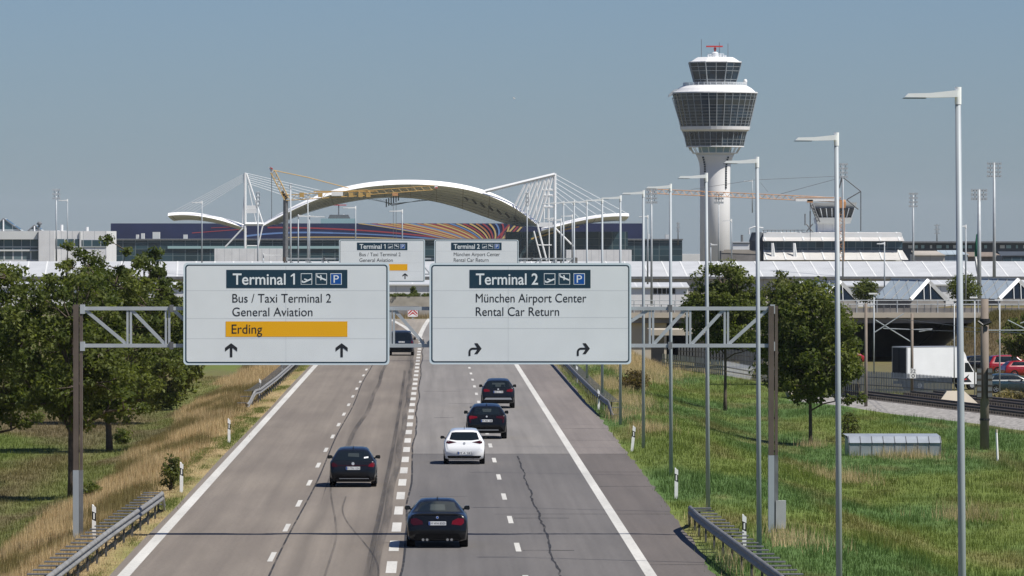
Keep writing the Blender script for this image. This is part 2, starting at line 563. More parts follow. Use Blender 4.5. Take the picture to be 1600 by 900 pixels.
def dryness_left(x, y):
    """0..1, the band of tall dry grass on the left verge"""
    n = fbm(x * 0.5, y * 0.05, 11) - 0.5
    w = 13.2 + np.clip((y - 180) / 220, 0, 1.2) * 1.2 + n * 3.5
    return sm((w + x) / 1.4 + 0.5) * (x < 0)


def gcol(x, y):
    x = np.asarray(x, float); y = np.asarray(y, float)
    n1 = fbm(x * 0.18, y * 0.035, 1); n2 = fbm(x * 0.5, y * 0.08, 2); n3 = fbm(x * 0.09, y * 0.02, 3)
    right = mixc(np.tile(GREEN, (len(x), 1)), LUSH, sm((n1 - 0.38) / 0.25))
    right = mixc(right, OLIVE, sm((n2 - 0.48) / 0.3) * 0.6)
    right = mixc(right, DRY, sm((n2 * 0.6 + n3 * 0.5 - 0.64) / 0.16) * 0.14)
    verge = sm((10.4 - x) / 1.6) * sm((n2 - 0.40) / 0.2)
    right = mixc(right, DRY, verge * 0.12)
    emb = sm((y - 415) / 60) * sm((18 - x) / 5)
    right = mixc(right, DRY, emb * 0.75)
    d = y - np.interp(x, FX, FY)
    right = mixc(right, BROWN, sm((d + 5) / 6) * 0.75)
    slope = sm((x - 44.5) / 3) * sm((y - 528) / 20)
    right = mixc(right, mixc(np.tile(OLIVE * .9, (len(x), 1)), BROWN * 1.3, sm((n2 - 0.4) / 0.25)), slope)
    left = mixc(np.tile(OLIVE, (len(x), 1)), GREEN * 0.85, sm((n1 - 0.45) / 0.2))
    left = mixc(left, BROWN, sm((n3 - 0.42) / 0.2) * 0.75)
    left = mixc(left, GREEN, sm((x + 17.5) / 2.5) * 0.6 * sm((n2 - 0.35) / 0.2))
    left = mixc(left, DRY, dryness_left(x, y) * 0.9)
    near = sm((x + 9.6) / 0.6)
    left = mixc(left, GREEN * 0.9 + DRY * 0.12, near * sm((n2 - 0.3) / 0.2) * 0.8)
    c = np.where((x < 0)[:, None], left, right)
    far = sm((y - 640) / 60)
    c = mixc(c, np.array([0.16, 0.145, 0.09]), far * 0.7)
    return c


xs = np.unique(np.concatenate([np.linspace(-6000, -120, 12), np.arange(-120, -30, 3.0), np.arange(-30, 34, 0.4), np.arange(34, 90, 1.5), np.linspace(90, 6000, 14)]))
ys = np.unique(np.concatenate([np.linspace(-400, 120, 10), np.arange(120, 460, 1.6), np.arange(460, 720, 4.0), np.linspace(720, 2600, 30), np.linspace(2600, 14000, 8)]))
gx, gy = np.meshgrid(xs, ys)
gx, gy = gx.ravel(), gy.ravel()
gzv = gz(gx, gy)
nx, ny = len(xs), len(ys)
me = bpy.data.meshes.new("ground")
ii, jj = np.meshgrid(np.arange(nx - 1), np.arange(ny - 1))
a = (jj * nx + ii).ravel()
quads = np.stack([a, a + 1, a + nx + 1, a + nx], 1)
me.vertices.add(nx * ny)
me.vertices.foreach_set("co", np.stack([gx, gy, gzv], 1).ravel())
me.loops.add(len(quads) * 4)
me.loops.foreach_set("vertex_index", quads.ravel())
me.polygons.add(len(quads))
me.polygons.foreach_set("loop_start", np.arange(len(quads)) * 4)
me.polygons.foreach_set("loop_total", np.full(len(quads), 4))
me.polygons.foreach_set("use_smooth", np.ones(len(quads), bool))
me.update(calc_edges=True)
att = me.color_attributes.new("tint", 'FLOAT_COLOR', 'POINT')
gc = gcol(gx, gy)
att.data.foreach_set("color", np.concatenate([gc, np.ones((len(gc), 1))], 1).ravel())
me.materials.append(M['ground'])
g = bpy.data.objects.new("ground", me)
COL.objects.link(g)
tag(g, kind="structure")

# ------------------------------------------------------------------ roads
def sheet(name, pts_left, pts_right, z, m):
    """strip between two polylines given as (x, y)"""
    b = MB()
    b.grid([[(l[0], l[1], z), (r[0], r[1], z)] for l, r in zip(pts_left, pts_right)], m)
    return struct(name, b)


YS = [60, 120, 168, 186, 215, 249, 265, 300, 340, 390, 439, 500, 560]
RE = dict(zip(YS, [6.9, 7.3, 7.56, 7.78, 7.98, 8.15, 8.2, 8.32, 8.42, 8.52, 8.6, 8.7, 8.8]))
LE = -8.78
XS_ = -0.88
sheet("road_left_lanes", [(LE + 0.04 * math.sin(y * 0.3), y) for y in YS], [(XS_, y) for y in YS], 0.0, M['asph_left'])
yn = [y for y in YS if y <= 265]; yf = [y for y in YS if y >= 265]
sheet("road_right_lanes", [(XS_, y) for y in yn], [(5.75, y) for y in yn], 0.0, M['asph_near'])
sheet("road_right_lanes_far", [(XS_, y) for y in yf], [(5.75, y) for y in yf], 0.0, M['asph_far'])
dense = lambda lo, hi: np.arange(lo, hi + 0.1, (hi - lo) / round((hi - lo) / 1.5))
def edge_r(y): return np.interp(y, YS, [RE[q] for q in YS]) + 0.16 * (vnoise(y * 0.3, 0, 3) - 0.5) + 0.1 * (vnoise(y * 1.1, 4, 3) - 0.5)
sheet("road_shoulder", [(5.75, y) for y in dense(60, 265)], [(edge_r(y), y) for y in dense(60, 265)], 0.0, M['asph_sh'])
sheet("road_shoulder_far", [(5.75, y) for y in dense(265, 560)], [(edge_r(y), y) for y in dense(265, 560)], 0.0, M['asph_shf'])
# beyond the fork: left branch bends left, right branch climbs right
fy = [560, 600, 640, 680, 720, 780, 860]
gl = [-1.4, -2.3, -3.35, -4.6, -6.2, -9.0, -13.5]
gr = [-1.15, -0.98, -0.75, -0.45, -0.1, 0.4, 1.0]
zf = [-max(0, y - 700) * 0.0035 for y in fy]
b = MB(); b.grid([[(q - 7.6, y, z), (q, y, z)] for q, y, z in zip(gl, fy, zf)], M['asph_left']); struct("road_left_branch", b)
b = MB(); b.grid([[(q, y, z), (q + 9.9, y, z)] for q, y, z in zip(gr, fy, zf)], M['asph_far']); struct("road_right_branch", b)
b = MB(); b.grid([[(l, y, z - 0.001), (r, y, z - 0.001)] for l, r, y, z in zip(gl, gr, fy[:5], zf)], M['gore']); struct("gore_pavement", b)

PZ = 0.004


def strip(b, x0, x1, y0, y1, z, m): b.add([(x0, y0, z), (x1, y0, z), (x1, y1, z), (x0, y1, z)], [(0, 1, 2, 3)], m)


b = MB(); strip(b, -8.56, -8.22, 60, 560, PZ, M['paint'])
b.grid([[(q - 7.3, y, z + PZ), (q - 7.0, y, z + PZ)] for q, y, z in zip(gl[1:], fy[1:], zf[1:])], M['paint'])
struct("edge_line_left", b)
b = MB(); strip(b, 5.72, 6.03, 60, 560, PZ, M['paint']); struct("edge_line_right", b)
b = MB()
for k in range(-7, 22):
    y = 180.3 + 18 * k
    strip(b, -4.71, -4.56, y - 2.6, y + 2.6, PZ, M['paint'])
struct("lane_dashes_left", b)
b = MB()
for k in range(-7, 22):
    y = 185.9 + 18 * k
    strip(b, 2.39, 2.55, y - 2.6, y + 2.6, PZ, M['paint'])
struct("lane_dashes_right", b)
b = MB()
for k in range(-10, 31):
    y = 186.7 + 12 * k
    strip(b, -1.32, -1.03, y - 3.1, y + 3.1, PZ, M['paint'])
struct("block_marking", b)
b = MB()
b.grid([[(q - 0.0, y, z + PZ), (q + 0.45, y, z + PZ)] for q, y, z in zip(gl, fy, zf)], M['paint'])
b.grid([[(q - 0.42, y, z + PZ * 2), (q, y, z + PZ * 2)] for q, y, z in zip(gr[:], fy, zf)], M['paint'])
struct("gore_lines", b)


def ribbon(name, fx, y0, y1, w, m, step=1.0, z=0.002, wf=None):
    b = MB()
    rows = []
    y = y0
    while y <= y1 + 1e-6:
        ww = w * (wf(y) if wf else 1)
        rows.append([(fx(y) - ww / 2, y, z), (fx(y) + ww / 2, y, z)])
        y += step
    b.grid(rows, m)
    return struct(name, b)


M['tar_s'] = stain_mat("tar_seam", (0.018, 0.018, 0.02), 1.5, 2.0, 0.25)
ribbon("tar_seam", lambda y: XS_ + 0.05 * math.sin(y * 0.11) + 0.06 * (float(vnoise(y * 0.12, 1)) - 0.5), 100, 560, 0.07, M['tar_s'], 1.5)
ribbon("tar_crack", lambda y: 3.42 + 0.20 * (float(fbm(y * 0.11, 1, 9, 3)) - 0.5) + 0.07 * (float(vnoise(y * 0.7, 2)) - 0.5), 100, 263, 0.065, M['tar_s'], 0.6,
       wf=lambda y: 0.6 + 0.8 * float(vnoise(y * 0.8, 5)))
ribbon("tar_seam_left", lambda y: -4.42 + 0.05 * math.sin(y * 0.06), 100, 560, 0.06, M['tar_s'], 1.5)
ribbon("tyre_mark", lambda y: -1.72 + 0.25 * math.sin((y - 120) * 0.008) + 0.04 * math.sin(y * 0.13), 120, 520, 0.26, M['tyremark'], 2.0, 0.0026)
ribbon("tyre_mark_wide", lambda y: -1.98 + 0.2 * math.sin((y - 80) * 0.009), 130, 430, 0.16, M['tyremark'], 2.0, 0.0022)
ribbon("tyre_mark_left", lambda y: -3.9 + 0.45 * sm((y - 240) / 120.0) + 0.05 * math.sin(y * 0.1), 215, 500, 0.22, M['tyremark'], 2.0, 0.0024, wf=lambda y: float(sm((y - 214) / 60.0)) + .02)
ribbon("tyre_mark_curve", lambda y: -2.95 - 0.9 * sm((y - 185) / 55.0), 165, 232, 0.07, M['tyremark'], 1.0, 0.0028)
ribbon("tyre_mark_thin", lambda y: -3.1 + 1.6 * sm((215 - y) / 45.0), 168, 222, 0.06, M['tyremark'], 1.0, 0.003)
# transverse joints
b = MB()
for y, x0, x1, w in ((265.2, XS_, 8.15, 0.5), (283, 5.75, 8.2, 0.3), (231, 5.75, 8.0, 0.35), (208, 2.0, 8.0, 0.3), (205, 2.6, 4.4, 0.4), (184, 2.6, 4.1, 0.4), (176, 5.75, 7.6, 0.3),
                     (300, 5.75, 8.3, 0.4), (318, 0.0, 1.0, 0.6), (345, 0.8, 2.1, 0.5), (372, -0.6, 1.6, 0.5), (245, 6.0, 8.0, 0.3), (222, -0.5, 1.2, 0.25)):
    strip(b, x0, x1, y - w / 2, y + w / 2, 0.0018, M['joint'])
struct("pavement_joints", b)

# ------------------------------------------------------------------ text
def text_mesh(b, s, x0, x1, zb, cap, y, m, weight=0.0):
    """lettering fitted between x0 and x1 on the baseline zb with capital height cap, facing -y"""
    cu = bpy.data.curves.new("t", 'FONT')
    def bounds(body):
        cu.body = body
        o = bpy.data.objects.new("t", cu)
        COL.objects.link(o)
        bpy.context.view_layer.update()
        dg = bpy.context.evaluated_depsgraph_get()
        me = bpy.data.meshes.new_from_object(o.evaluated_get(dg))
        COL.objects.unlink(o)
        bpy.data.objects.remove(o)
        return me
    cu.size = 1.0
    cu.offset = weight
    mh = bounds("H")
    ch = max(v.co.y for v in mh.vertices)
    bpy.data.meshes.remove(mh)
    me = bounds(s)
    lo = min(v.co.x for v in me.vertices); hi = max(v.co.x for v in me.vertices)
    sx = (x1 - x0) / (hi - lo); sy = cap / ch
    vs = [(x0 + (v.co.x - lo) * sx, y, zb + v.co.y * sy) for v in me.vertices]
    b.add(vs, [tuple(p.vertices) for p in me.polygons], m)
    bpy.data.meshes.remove(me)
    bpy.data.curves.remove(cu)


# ------------------------------------------------------------------ gantry and direction signs
GY = 192.0
PM = F / GY                                             # px per metre at the near gantry
gx_ = lambda px: (px - CX) / PM
gz_ = lambda py: H - (py - CY) / PM


def make_gantry():
    root = thing("sign_gantry", "near brown and grey steel gantry carrying the two large signs over the road", "gantry", (0, GY, 0), "sign gantries over the road")
    for px, ext, side in ((122, 476, -1), (1208, 478, 1)):
        x = gx_(px)
        b = MB()
        b.box(x - 0.14, x + 0.02, GY - 0.14, GY + 0.14, 2.05 if side < 0 else 2.5, gz_(ext), M['brown'])
        b.box(x + 0.05, x + 0.14, GY - 0.10, GY + 0.10, 2.05 if side < 0 else 2.5, gz_(ext), M['brown'])
        for q in range(5):
            zz = 2.6 + q * 1.0
            b.box(x - 0.13, x + 0.16, GY - 0.03, GY + 0.03, zz, zz + 0.06, M['brown'])
        p = b.build("post", root)
        b = MB()
        zz = gzf(x, GY) - 0.3
        b.box(x - 0.15, x + 0.03, GY - 0.15, GY + 0.15, zz, 2.05 if side < 0 else 2.5, M['pole'])
        b.box(x + 0.04, x + 0.15, GY - 0.11, GY + 0.11, zz, 2.05 if side < 0 else 2.5, M['galv_d'])
        b.build("post_sleeve", p)
    xl, xr = gx_(128), gx_(1206)
    for py in (482, 540):
        b = MB()
        z = gz_(py)
        b.box(xl, xr, GY - 0.07, GY + 0.07, z - 0.055, z + 0.055, M['galv'])
        for s_ in (268, 1047):
            b.box(gx_(s_) - 0.06, gx_(s_) + 0.06, GY - 0.11, GY + 0.11, z - 0.11, z + 0.11, M['galv_d'])
        for xx in (xl, xr):
            b.box(xx - 0.05, xx + 0.09, GY - 0.12, GY + 0.12, z - 0.16, z + 0.12, M['galv'])
        b.build("chord", root)
    zt, zb = gz_(482) - 0.055, gz_(540) + 0.055
    for px in (202, 262, 330, 400, 470, 540, 613, 730, 795, 860, 925, 1018, 1076, 1135):
        x = gx_(px)
        b = MB()
        for o in (-0.05, 0.05):
            b.box(x + o - 0.035, x + o + 0.03, GY - 0.05, GY + 0.05, zb, zt, M['galv'])
        b.build("upright", root)
    for (a_, c_) in ((134, 197), (206, 257), (272, 326), (335, 396), (405, 466), (475, 536), (545, 606), (617, 662)):
        b = MB(); b.bar((gx_(a_), GY, zt), (gx_(c_), GY, zb), 0.10, 0.07, M['galv']); b.build("brace", root)
    for (a_, c_) in ((668, 726), (735, 790), (800, 855), (866, 920), (932, 1012), (1022, 1070), (1081, 1130), (1139, 1198)):
        b = MB(); b.bar((gx_(a_), GY, zb), (gx_(c_), GY, zt), 0.10, 0.07, M['galv']); b.build("brace", root)
    b = MB()
    x = gx_(1219)
    b.box(x - 0.14, x + 0.17, GY - 0.16, GY + 0.1, gz_(826), gz_(782), M['box_g'])
    b.build("control_box", root)
    return root


def rrect(x0, x1, z0, z1, r, n=6):
    pts = []
    for cx, cz, a0 in ((x1 - r, z0 + r, -90), (x1 - r, z1 - r, 0), (x0 + r, z1 - r, 90), (x0 + r, z0 + r, 180)):
        for k in range(n + 1):
            a = R(a0 + 90 * k / n)
            pts.append((cx + r * math.cos(a), cz + r * math.sin(a)))
    return pts


def flat(b, pts, y, m):
    n = len(pts)
    ar = sum(pts[i][0] * pts[(i + 1) % n][1] - pts[(i + 1) % n][0] * pts[i][1] for i in range(n))
    if ar < 0: pts = pts[::-1]
    b.add([(x, y, z) for x, z in pts], [tuple(range(n))], m)


def stroke(b, p, q, w, y, m, x, z, s):
    """thick line in a unit square scaled to s at (x, z)"""
    p, q = Vector(p), Vector(q)
    d = (q - p).normalized()
    n = Vector((-d.y, d.x)) * w / 2
    flat(b, [(x + s * v.x, z + s * v.y) for v in (p - n, q - n, q + n, p + n)], y, m)


def make_sign(label, x0, x1, y0, y1, xh, rows, strip_, arrows, turn, seams, vx):
    yf = GY - 0.20
    root = thing("direction_sign", label, "direction sign", (gx_((x0 + x1) / 2), yf, gz_(y1)), "overhead direction signs")
    b = MB()
    A, B_, C_, D_ = gx_(x0), gx_(x1), gz_(y1), gz_(y0)
    b.prism(rrect(A, B_, C_, D_, 0.12), yf, yf + 0.06, M['sign_rim'])
    for q in (0.2, 0.8):
        z = C_ + (D_ - C_) * q
        b.box(A + 0.1, B_ - 0.1, yf + 0.06, yf + 0.12, z - 0.05, z + 0.05, M['alu'])
    b.build("panel", root)
    b = MB(); flat(b, rrect(A + 0.055, B_ - 0.055, C_ + 0.055, D_ - 0.055, 0.10), yf - 0.003, M['sign_dk']); b.build("border", root)
    b = MB()
    flat(b, rrect(A + 0.095, B_ - 0.095, C_ + 0.095, D_ - 0.095, 0.07), yf - 0.006, M['sign'])
    for s_ in seams:
        z = gz_(s_)
        flat(b, [(A + 0.1, z - 0.006), (B_ - 0.1, z - 0.006), (B_ - 0.1, z + 0.006), (A + 0.1, z + 0.006)], yf - 0.0072, M['sign_seam'])
    x = gx_(vx)
    flat(b, [(x - 0.004, C_ + 0.1), (x + 0.004, C_ + 0.1), (x + 0.004, D_ - 0.1), (x - 0.004, D_ - 0.1)], yf - 0.008, M['sign_seam'])
    b.build("face", root)
    b = MB()
    hx0, hx1 = xh, xh + 189
    flat(b, [(gx_(hx0), gz_(450)), (gx_(hx1), gz_(450)), (gx_(hx1), gz_(421.5)), (gx_(hx0), gz_(421.5))], yf - 0.011, M['sign_dk'])
    hp = b.build("header_strip", root)
    (t0, a0, a1), rest = rows[0], rows[1:]
    b = MB()
    zl, ch = gz_(444.5), gz_(427.2) - gz_(444.5)
    if t0.endswith(" 1"):
        text_mesh(b, t0[:-2], gx_(a0), gx_(a0 + 82.5), zl, ch, yf - 0.016, M['letter_w'], .012)
        xa, xb = gx_(a1 - 2.6), gx_(a1)
        flat(b, [(xa, zl), (xb, zl), (xb, zl + ch), (xa + .005, zl + ch), (xa - .075, zl + ch * .80), (xa - .075, zl + ch * .68), (xa, zl + ch * .80)], yf - 0.016, M['letter_w'])
    else:
        text_mesh(b, t0, gx_(a0), gx_(a1), zl, ch, yf - 0.016, M['letter_w'], .012)
    b.build("lettering", hp)
    for k in range(3):
        px = xh + 116.3 + 23.1 * k
        s_ = 17.6 / PM
        x, z = gx_(px), gz_(444.6)
        b = MB()
        flat(b, [(x, z), (x + s_, z), (x + s_, z + s_), (x, z + s_)], yf - 0.013, M['letter_w'])
        e = 0.018
        flat(b, [(x + e, z + e), (x + s_ - e, z + e), (x + s_ - e, z + s_ - e), (x + e, z + s_ - e)], yf - 0.016, M['sign_bl'] if k == 2 else M['sign_dk'])
        yy = yf - 0.019
        if k == 0:
            for i, (p, q, w) in enumerate((((0.10, 0.24), (0.30, 0.22), 0.12), ((0.26, 0.20), (0.92, 0.50), 0.13), ((0.30, 0.50), (0.58, 0.40), 0.10), ((0.10, 0.24), (0.16, 0.36), 0.08))):
                stroke(b, p, q, w, yy - 0.001 * i, M['letter_w'], x, z, s_)
        elif k == 1:
            for i, (p, q, w) in enumerate((((0.10, 0.74), (0.92, 0.40), 0.13), ((0.44, 0.84), (0.52, 0.56), 0.10), ((0.52, 0.60), (0.44, 0.40), 0.10), ((0.10, 0.74), (0.12, 0.92), 0.08))):
                stroke(b, p, q, w, yy - 0.001 * i, M['letter_w'], x, z, s_)
        else:
            text_mesh(b, "P", x + s_ * 0.28, x + s_ * 0.74, z + s_ * 0.17, s_ * 0.66, yy, M['letter_w'])
        b.build("pictogram", hp)
    for (t_, a0, a1, base) in rest:
        b = MB(); text_mesh(b, t_, gx_(a0), gx_(a1), gz_(base), 13.4 / PM, yf - 0.011, M['letter_k']); b.build("lettering", root)
    if strip_:
        t_, a0, a1, base, z0, z1 = strip_
        b = MB()
        flat(b, [(gx_(hx0 - 1), gz_(z1)), (gx_(hx1), gz_(z1)), (gx_(hx1), gz_(z0)), (gx_(hx0 - 1), gz_(z0))], yf - 0.011, M['sign_or'])
        op = b.build("orange_strip", root)
        b = MB(); text_mesh(b, t_, gx_(a0), gx_(a1), gz_(base), 14.2 / PM, yf - 0.016, M['letter_k']); b.build("lettering", op)
    for ax in arrows:
        b = MB()
        if not turn:
            c = gx_(ax); z0, z1 = gz_(558), gz_(536)
            hgt = z1 - z0
            w = 0.038
            flat(b, [(c - w, z0), (c + w, z0), (c + w, z1 - 0.09), (c - w, z1 - 0.09)], yf - 0.011, M['letter_k'])
            for sgn in (-1, 1):
                flat(b, [(c, z1), (c, z1 - 0.115), (c + sgn * 0.185, z1 - 0.255), (c + sgn * 0.185, z1 - 0.14)], yf - 0.0115 - 0.0005 * (sgn > 0), M['letter_k'])
        else:
            x0_, x1_ = gx_(ax - 10), gx_(ax + 10.5)
            z0, zc = gz_(556), gz_(544.5)
            w = 0.031
            th = [R(180 - 90 * k / 6) for k in range(7)]
            ro, ri = 0.135, 0.135 - 2 * w
            cx_, cz_ = x0_ + ro, zc + w - ro
            outer = [(x0_, z0)] + [(cx_ + ro * math.cos(t), cz_ + ro * math.sin(t)) for t in th] + [(x1_ - 0.08, zc + w)]
            inner = [(x0_ + 2 * w, z0)] + [(cx_ + ri * math.cos(t), cz_ + ri * math.sin(t)) for t in th] + [(x1_ - 0.08, zc - w)]
            n = len(outer)
            b.add([(x, yf - 0.011, z) for x, z in outer + inner], [(i + n, i + n + 1, i + 1, i) for i in range(n - 1)], M['letter_k'])
            for sgn in (-1, 1):
                flat(b, [(x1_, zc), (x1_ - 0.115, zc), (x1_ - 0.225, zc + sgn * 0.165), (x1_ - 0.125, zc + sgn * 0.165)], yf - 0.0115 - 0.0005 * (sgn > 0), M['letter_k'])
        b.build("arrow", root)
    return root


gantry = make_gantry()
sign1 = make_sign("large near white Terminal 1 sign with orange Erding strip and two straight arrows", 287, 608.5, 410.5, 570, 354,
                  [("Terminal 1", 364, 461), ("Bus / Taxi Terminal 2", 363.5, 517.5, 472.5), ("General Aviation", 363.5, 488.5, 493.8)],
                  ("Erding", 362.5, 410, 521, 502, 526), (361.5, 534), False, (454, 497.5, 529), 447)
sign2 = make_sign("large near white Terminal 2 sign with two right-turning arrows", 671, 986, 411, 569, 733.5,
                  [("Terminal 2", 743.5, 840.5), ("München Airport Center", 743.5, 916, 472.2), ("Rental Car Return", 743.5, 873.5, 493.3)],
                  None, (742, 911), True, (454, 496, 513), 794)
DY2, DZ2 = 460.0 - GY, 0.53
far_gantry = copy_tree(gantry, None, "distant sign gantry half hidden behind the near signs")
far_gantry.location += Vector((0, DY2, DZ2))
s3 = copy_tree(sign1, None, "small far Terminal 1 sign partly covered by the near Terminal 1 sign")
s3.location += Vector((0.70, DY2, DZ2))
s4 = copy_tree(sign2, None, "small far Terminal 2 sign partly covered by the near Terminal 2 sign")
s4.location += Vector((0.17, DY2, DZ2))

# ------------------------------------------------------------------ street lamps along the right shoulder
def lamp(x, y, ztop, arm, label, zb=None, r0=0.074, r1=0.05, lean=0.0, group="street lamps along the right shoulder", s=1.0, name="street_lamp"):
    zb = gzf(x, y) if zb is None else zb
    root = thing(name, label, "street lamp", (x, y, zb), group)
    b = MB()
    b.tube([(x + lean, y, zb - 0.3), (x + lean * 0.5, y, (zb + ztop) / 2), (x, y, ztop - 0.3 * s)], [r0, (r0 + r1) / 2, r1], M['pole'], 12)
    b.build("pole", root, True)
    b = MB()
    b.tube([(x, y, ztop - 0.3 * s), (x, y, ztop)], r1 * 1.15, M['lamp'], 12)
    z = ztop - 0.10 * s
    d = arm * s
    sg = -1 if d > 0 else 1
    d = abs(d)
    prof = [(x + sg * 0.02, z + 0.045 * s), (x + sg * d * 0.55, z - 0.005), (x + sg * d * 0.96, z - 0.012 * s), (x + sg * d * 1.03, z - 0.075 * s), (x + sg * d * 0.5, z - 0.085 * s), (x + sg * 0.02, z - 0.075 * s)]
    b.prism(prof, y - 0.10 * s, y + 0.10 * s, M['lamp'])
    b.build("lamp_head", root)
    b = MB()
    b.box(min(x + sg * d * 0.62, x + sg * d * 1.06), max(x + sg * d * 0.62, x + sg * d * 1.06), y - 0.085 * s, y + 0.085 * s, z - 0.100 * s, z - 0.0875 * s, M['lens'])
    b.build("lens", root)
    return root


ORD = ["nearest", "second", "third", "fourth", "fifth", "sixth", "seventh", "eighth", "ninth", "tenth", "eleventh", "twelfth"]
for i, (px, pt, lean) in enumerate(((1497, 136, 9), (1307, 207, 5), (1183, 245, 3.5), (1103.5, 270, 3), (1047.5, 287, 1), (1005.3, 297, 0), (969.4, 305, 0), (941, 309, 0), (917, 312, 0), (897, 313, 0), (880.5, 314, 0), (867, 315, 0))):
    y = F * 9.05 / (px - CX)
    lab = "tall grey street lamp, %s of the row on the right shoulder" % ("nearest to the camera" if i == 0 else ORD[i] + " from the camera")
    lamp(9.05, y, Z(pt, y), 0.90, lab, lean=lean * y / F)

# ------------------------------------------------------------------ guardrails
def guardrail(name, label, path, side, drop_start=False, drop_end=True):
    """path: (x, y) list along the road; side: +1 posts stand to +x of the rail"""
    root = thing(name, label, "guardrail", (path[0][0], path[0][1], 0), "guardrails on the verges")
    P_ = np.array(path, float)
    L = np.concatenate([[0], np.cumsum(np.hypot(*np.diff(P_, axis=0).T))])
    tot = L[-1]
    def at(t): return np.interp(t, L, P_[:, 0]), np.interp(t, L, P_[:, 1])
    prof = [(0.0, 0.155), (-0.04, 0.145), (-0.075, 0.10), (-0.075, 0.055), (-0.01, 0.02), (-0.01, -0.02), (-0.075, -0.055), (-0.075, -0.10), (-0.04, -0.145), (0, -0.155)]
    def dz(t):
        z = 0.0
        if drop_end: z -= 0.62 * float(sm((t - tot + 5.5) / 5.5))
        if drop_start: z -= 0.62 * float(sm((5.5 - t) / 5.5))
        return z
    b = MB()
    rows = []
    ts = np.concatenate([np.arange(0, tot - 6, 2.0), np.arange(max(0, tot - 6), tot + 0.01, 0.6)])
    if drop_start: ts = np.unique(np.concatenate([np.arange(0, 6, 0.6), ts]))
    for t in ts:
        x, y = at(t)
        z = gzf(x, y) * 0 + 0.66 + dz(t)
        rows.append([(x + q * side, y, z + w) for q, w in prof])
    b.grid(rows, M['rail_w'])
    back = [[(p[0] + 0.004 * side, p[1], p[2]) for p in r][::-1] for r in rows]
    b.grid(back, M['rail_w'])
    b.build("rail", root, True)
    t, kk = 1.0, 0
    while t < tot - 1:
        x, y = at(t)
        z = 0.66 + dz(t)
        b = MB()
        if kk % 2 == 0: b.box(x + side * 0.14 - 0.03, x + side * 0.14 + 0.03, y - 0.05, y + 0.05, -0.5, z + 0.08, M['post_dk'])
        xa, xb = sorted((x + side * 0.02, x + side * 0.60))
        b.box(xa, xb, y - 0.22, y + 0.22, z + 0.085, z + 0.110, M['rung'])
        b.build("rail_post", root)
        t += 2.0
        kk += 1
    return root


guardrail("guardrail", "near left guardrail curving down at its far end beside the dry grass", [(-9.75, 120), (-9.55, 156), (-9.3, 180), (-9.0, 200), (-8.92, 206), (-9.1, 212)], -1)
guardrail("guardrail", "near right guardrail in front of the two closest lamps", [(9.0, 120), (8.62, 156), (8.28, 175), (8.0, 190), (7.98, 196), (8.2, 201)], 1)
guardrail("guardrail", "far left guardrail that vanishes behind the Terminal 1 sign", [(-10.05, 338), (-9.55, 346), (-9.4, 375), (-9.35, 430), (-9.35, 500)], -1, True, False)
guardrail("guardrail", "far right guardrail below the corner of the Terminal 2 sign", [(9.05, 316), (8.85, 323), (8.75, 345), (8.75, 380), (8.8, 430), (8.9, 520)], 1, True, False)

# ------------------------------------------------------------------ delineator posts
def delineator(px, pyb, label, lean=0.0):
    y = 90528 / (pyb - CY)
    x = X(px, y)
    z = 0.0
    root = thing("delineator_post", label, "marker post", (x, y, z), "white delineator posts on the verges")
    b = MB()
    prof = [(-0.06, -0.04), (0.06, -0.04), (0.035, 0.06), (-0.035, 0.06)]
    hts = [(-0.3, 1.0), (0.58, 1.0), (1.02, 0.95)]
    def ring(z_, s_): return [(x + p[0] * s_ + lean * z_, y + p[1] * s_, z_) for p in prof]
    r0, r1 = ring(-0.3, 1), ring(1.0, 1)
    top = ring(1.0, 1)
    top = [(p[0], p[1], 1.06 if i in (0, 3) else 0.98) for i, p in enumerate(top)]
    b.add(r0 + top, [(0, 1, 5, 4), (1, 2, 6, 5), (2, 3, 7, 6), (3, 0, 4, 7), (4, 5, 6, 7)], M['white'])
    b.build("post", root)
    b = MB()
    a0, a1 = ring(0.58, 1.04), ring(0.84, 1.04)
    a0 = [(p[0], p[1], 0.55 + (0.06 if i in (0, 3) else 0)) for i, p in enumerate(a0)]
    a1 = [(p[0], p[1], 0.80 + (0.06 if i in (0, 3) else 0)) for i, p in enumerate(a1)]
    b.add(a0 + a1, [(0, 1, 5, 4), (1, 2, 6, 5), (2, 3, 7, 6), (3, 0, 4, 7)], M['black'])
    bp = b.build("black_band", root)
    b = MB()
    b.box(x - 0.022 + lean * 0.7, x + 0.022 + lean * 0.7, y - 0.05, y - 0.044, 0.62, 0.80, M['refl'])
    b.build("reflector", bp)
    return root


delineator(283.5, 768, "white marker post beside the bush past the near left guardrail", 0.01)
delineator(147, 843, "white marker post behind the near left guardrail beside the gantry leg")
delineator(358, 691, "white marker post alone in the dry grass between the two left guardrails")
delineator(406.5, 621, "white marker post behind the end of the far left guardrail")
delineator(441, 588, "white marker post just under the edge of the Terminal 1 sign")
delineator(987.5, 704, "leaning white marker post left of the sixth lamp on the right verge", 0.10)
delineator(1056.5, 778, "white marker post in front of the near right guardrail end", 0.01)
delineator(1163, 860, "white marker post behind the near right guardrail")
delineator(935.5, 640, "white marker post behind the end of the far right guardrail")
delineator(901.5, 598, "white marker post behind the far right guardrail below the sign")

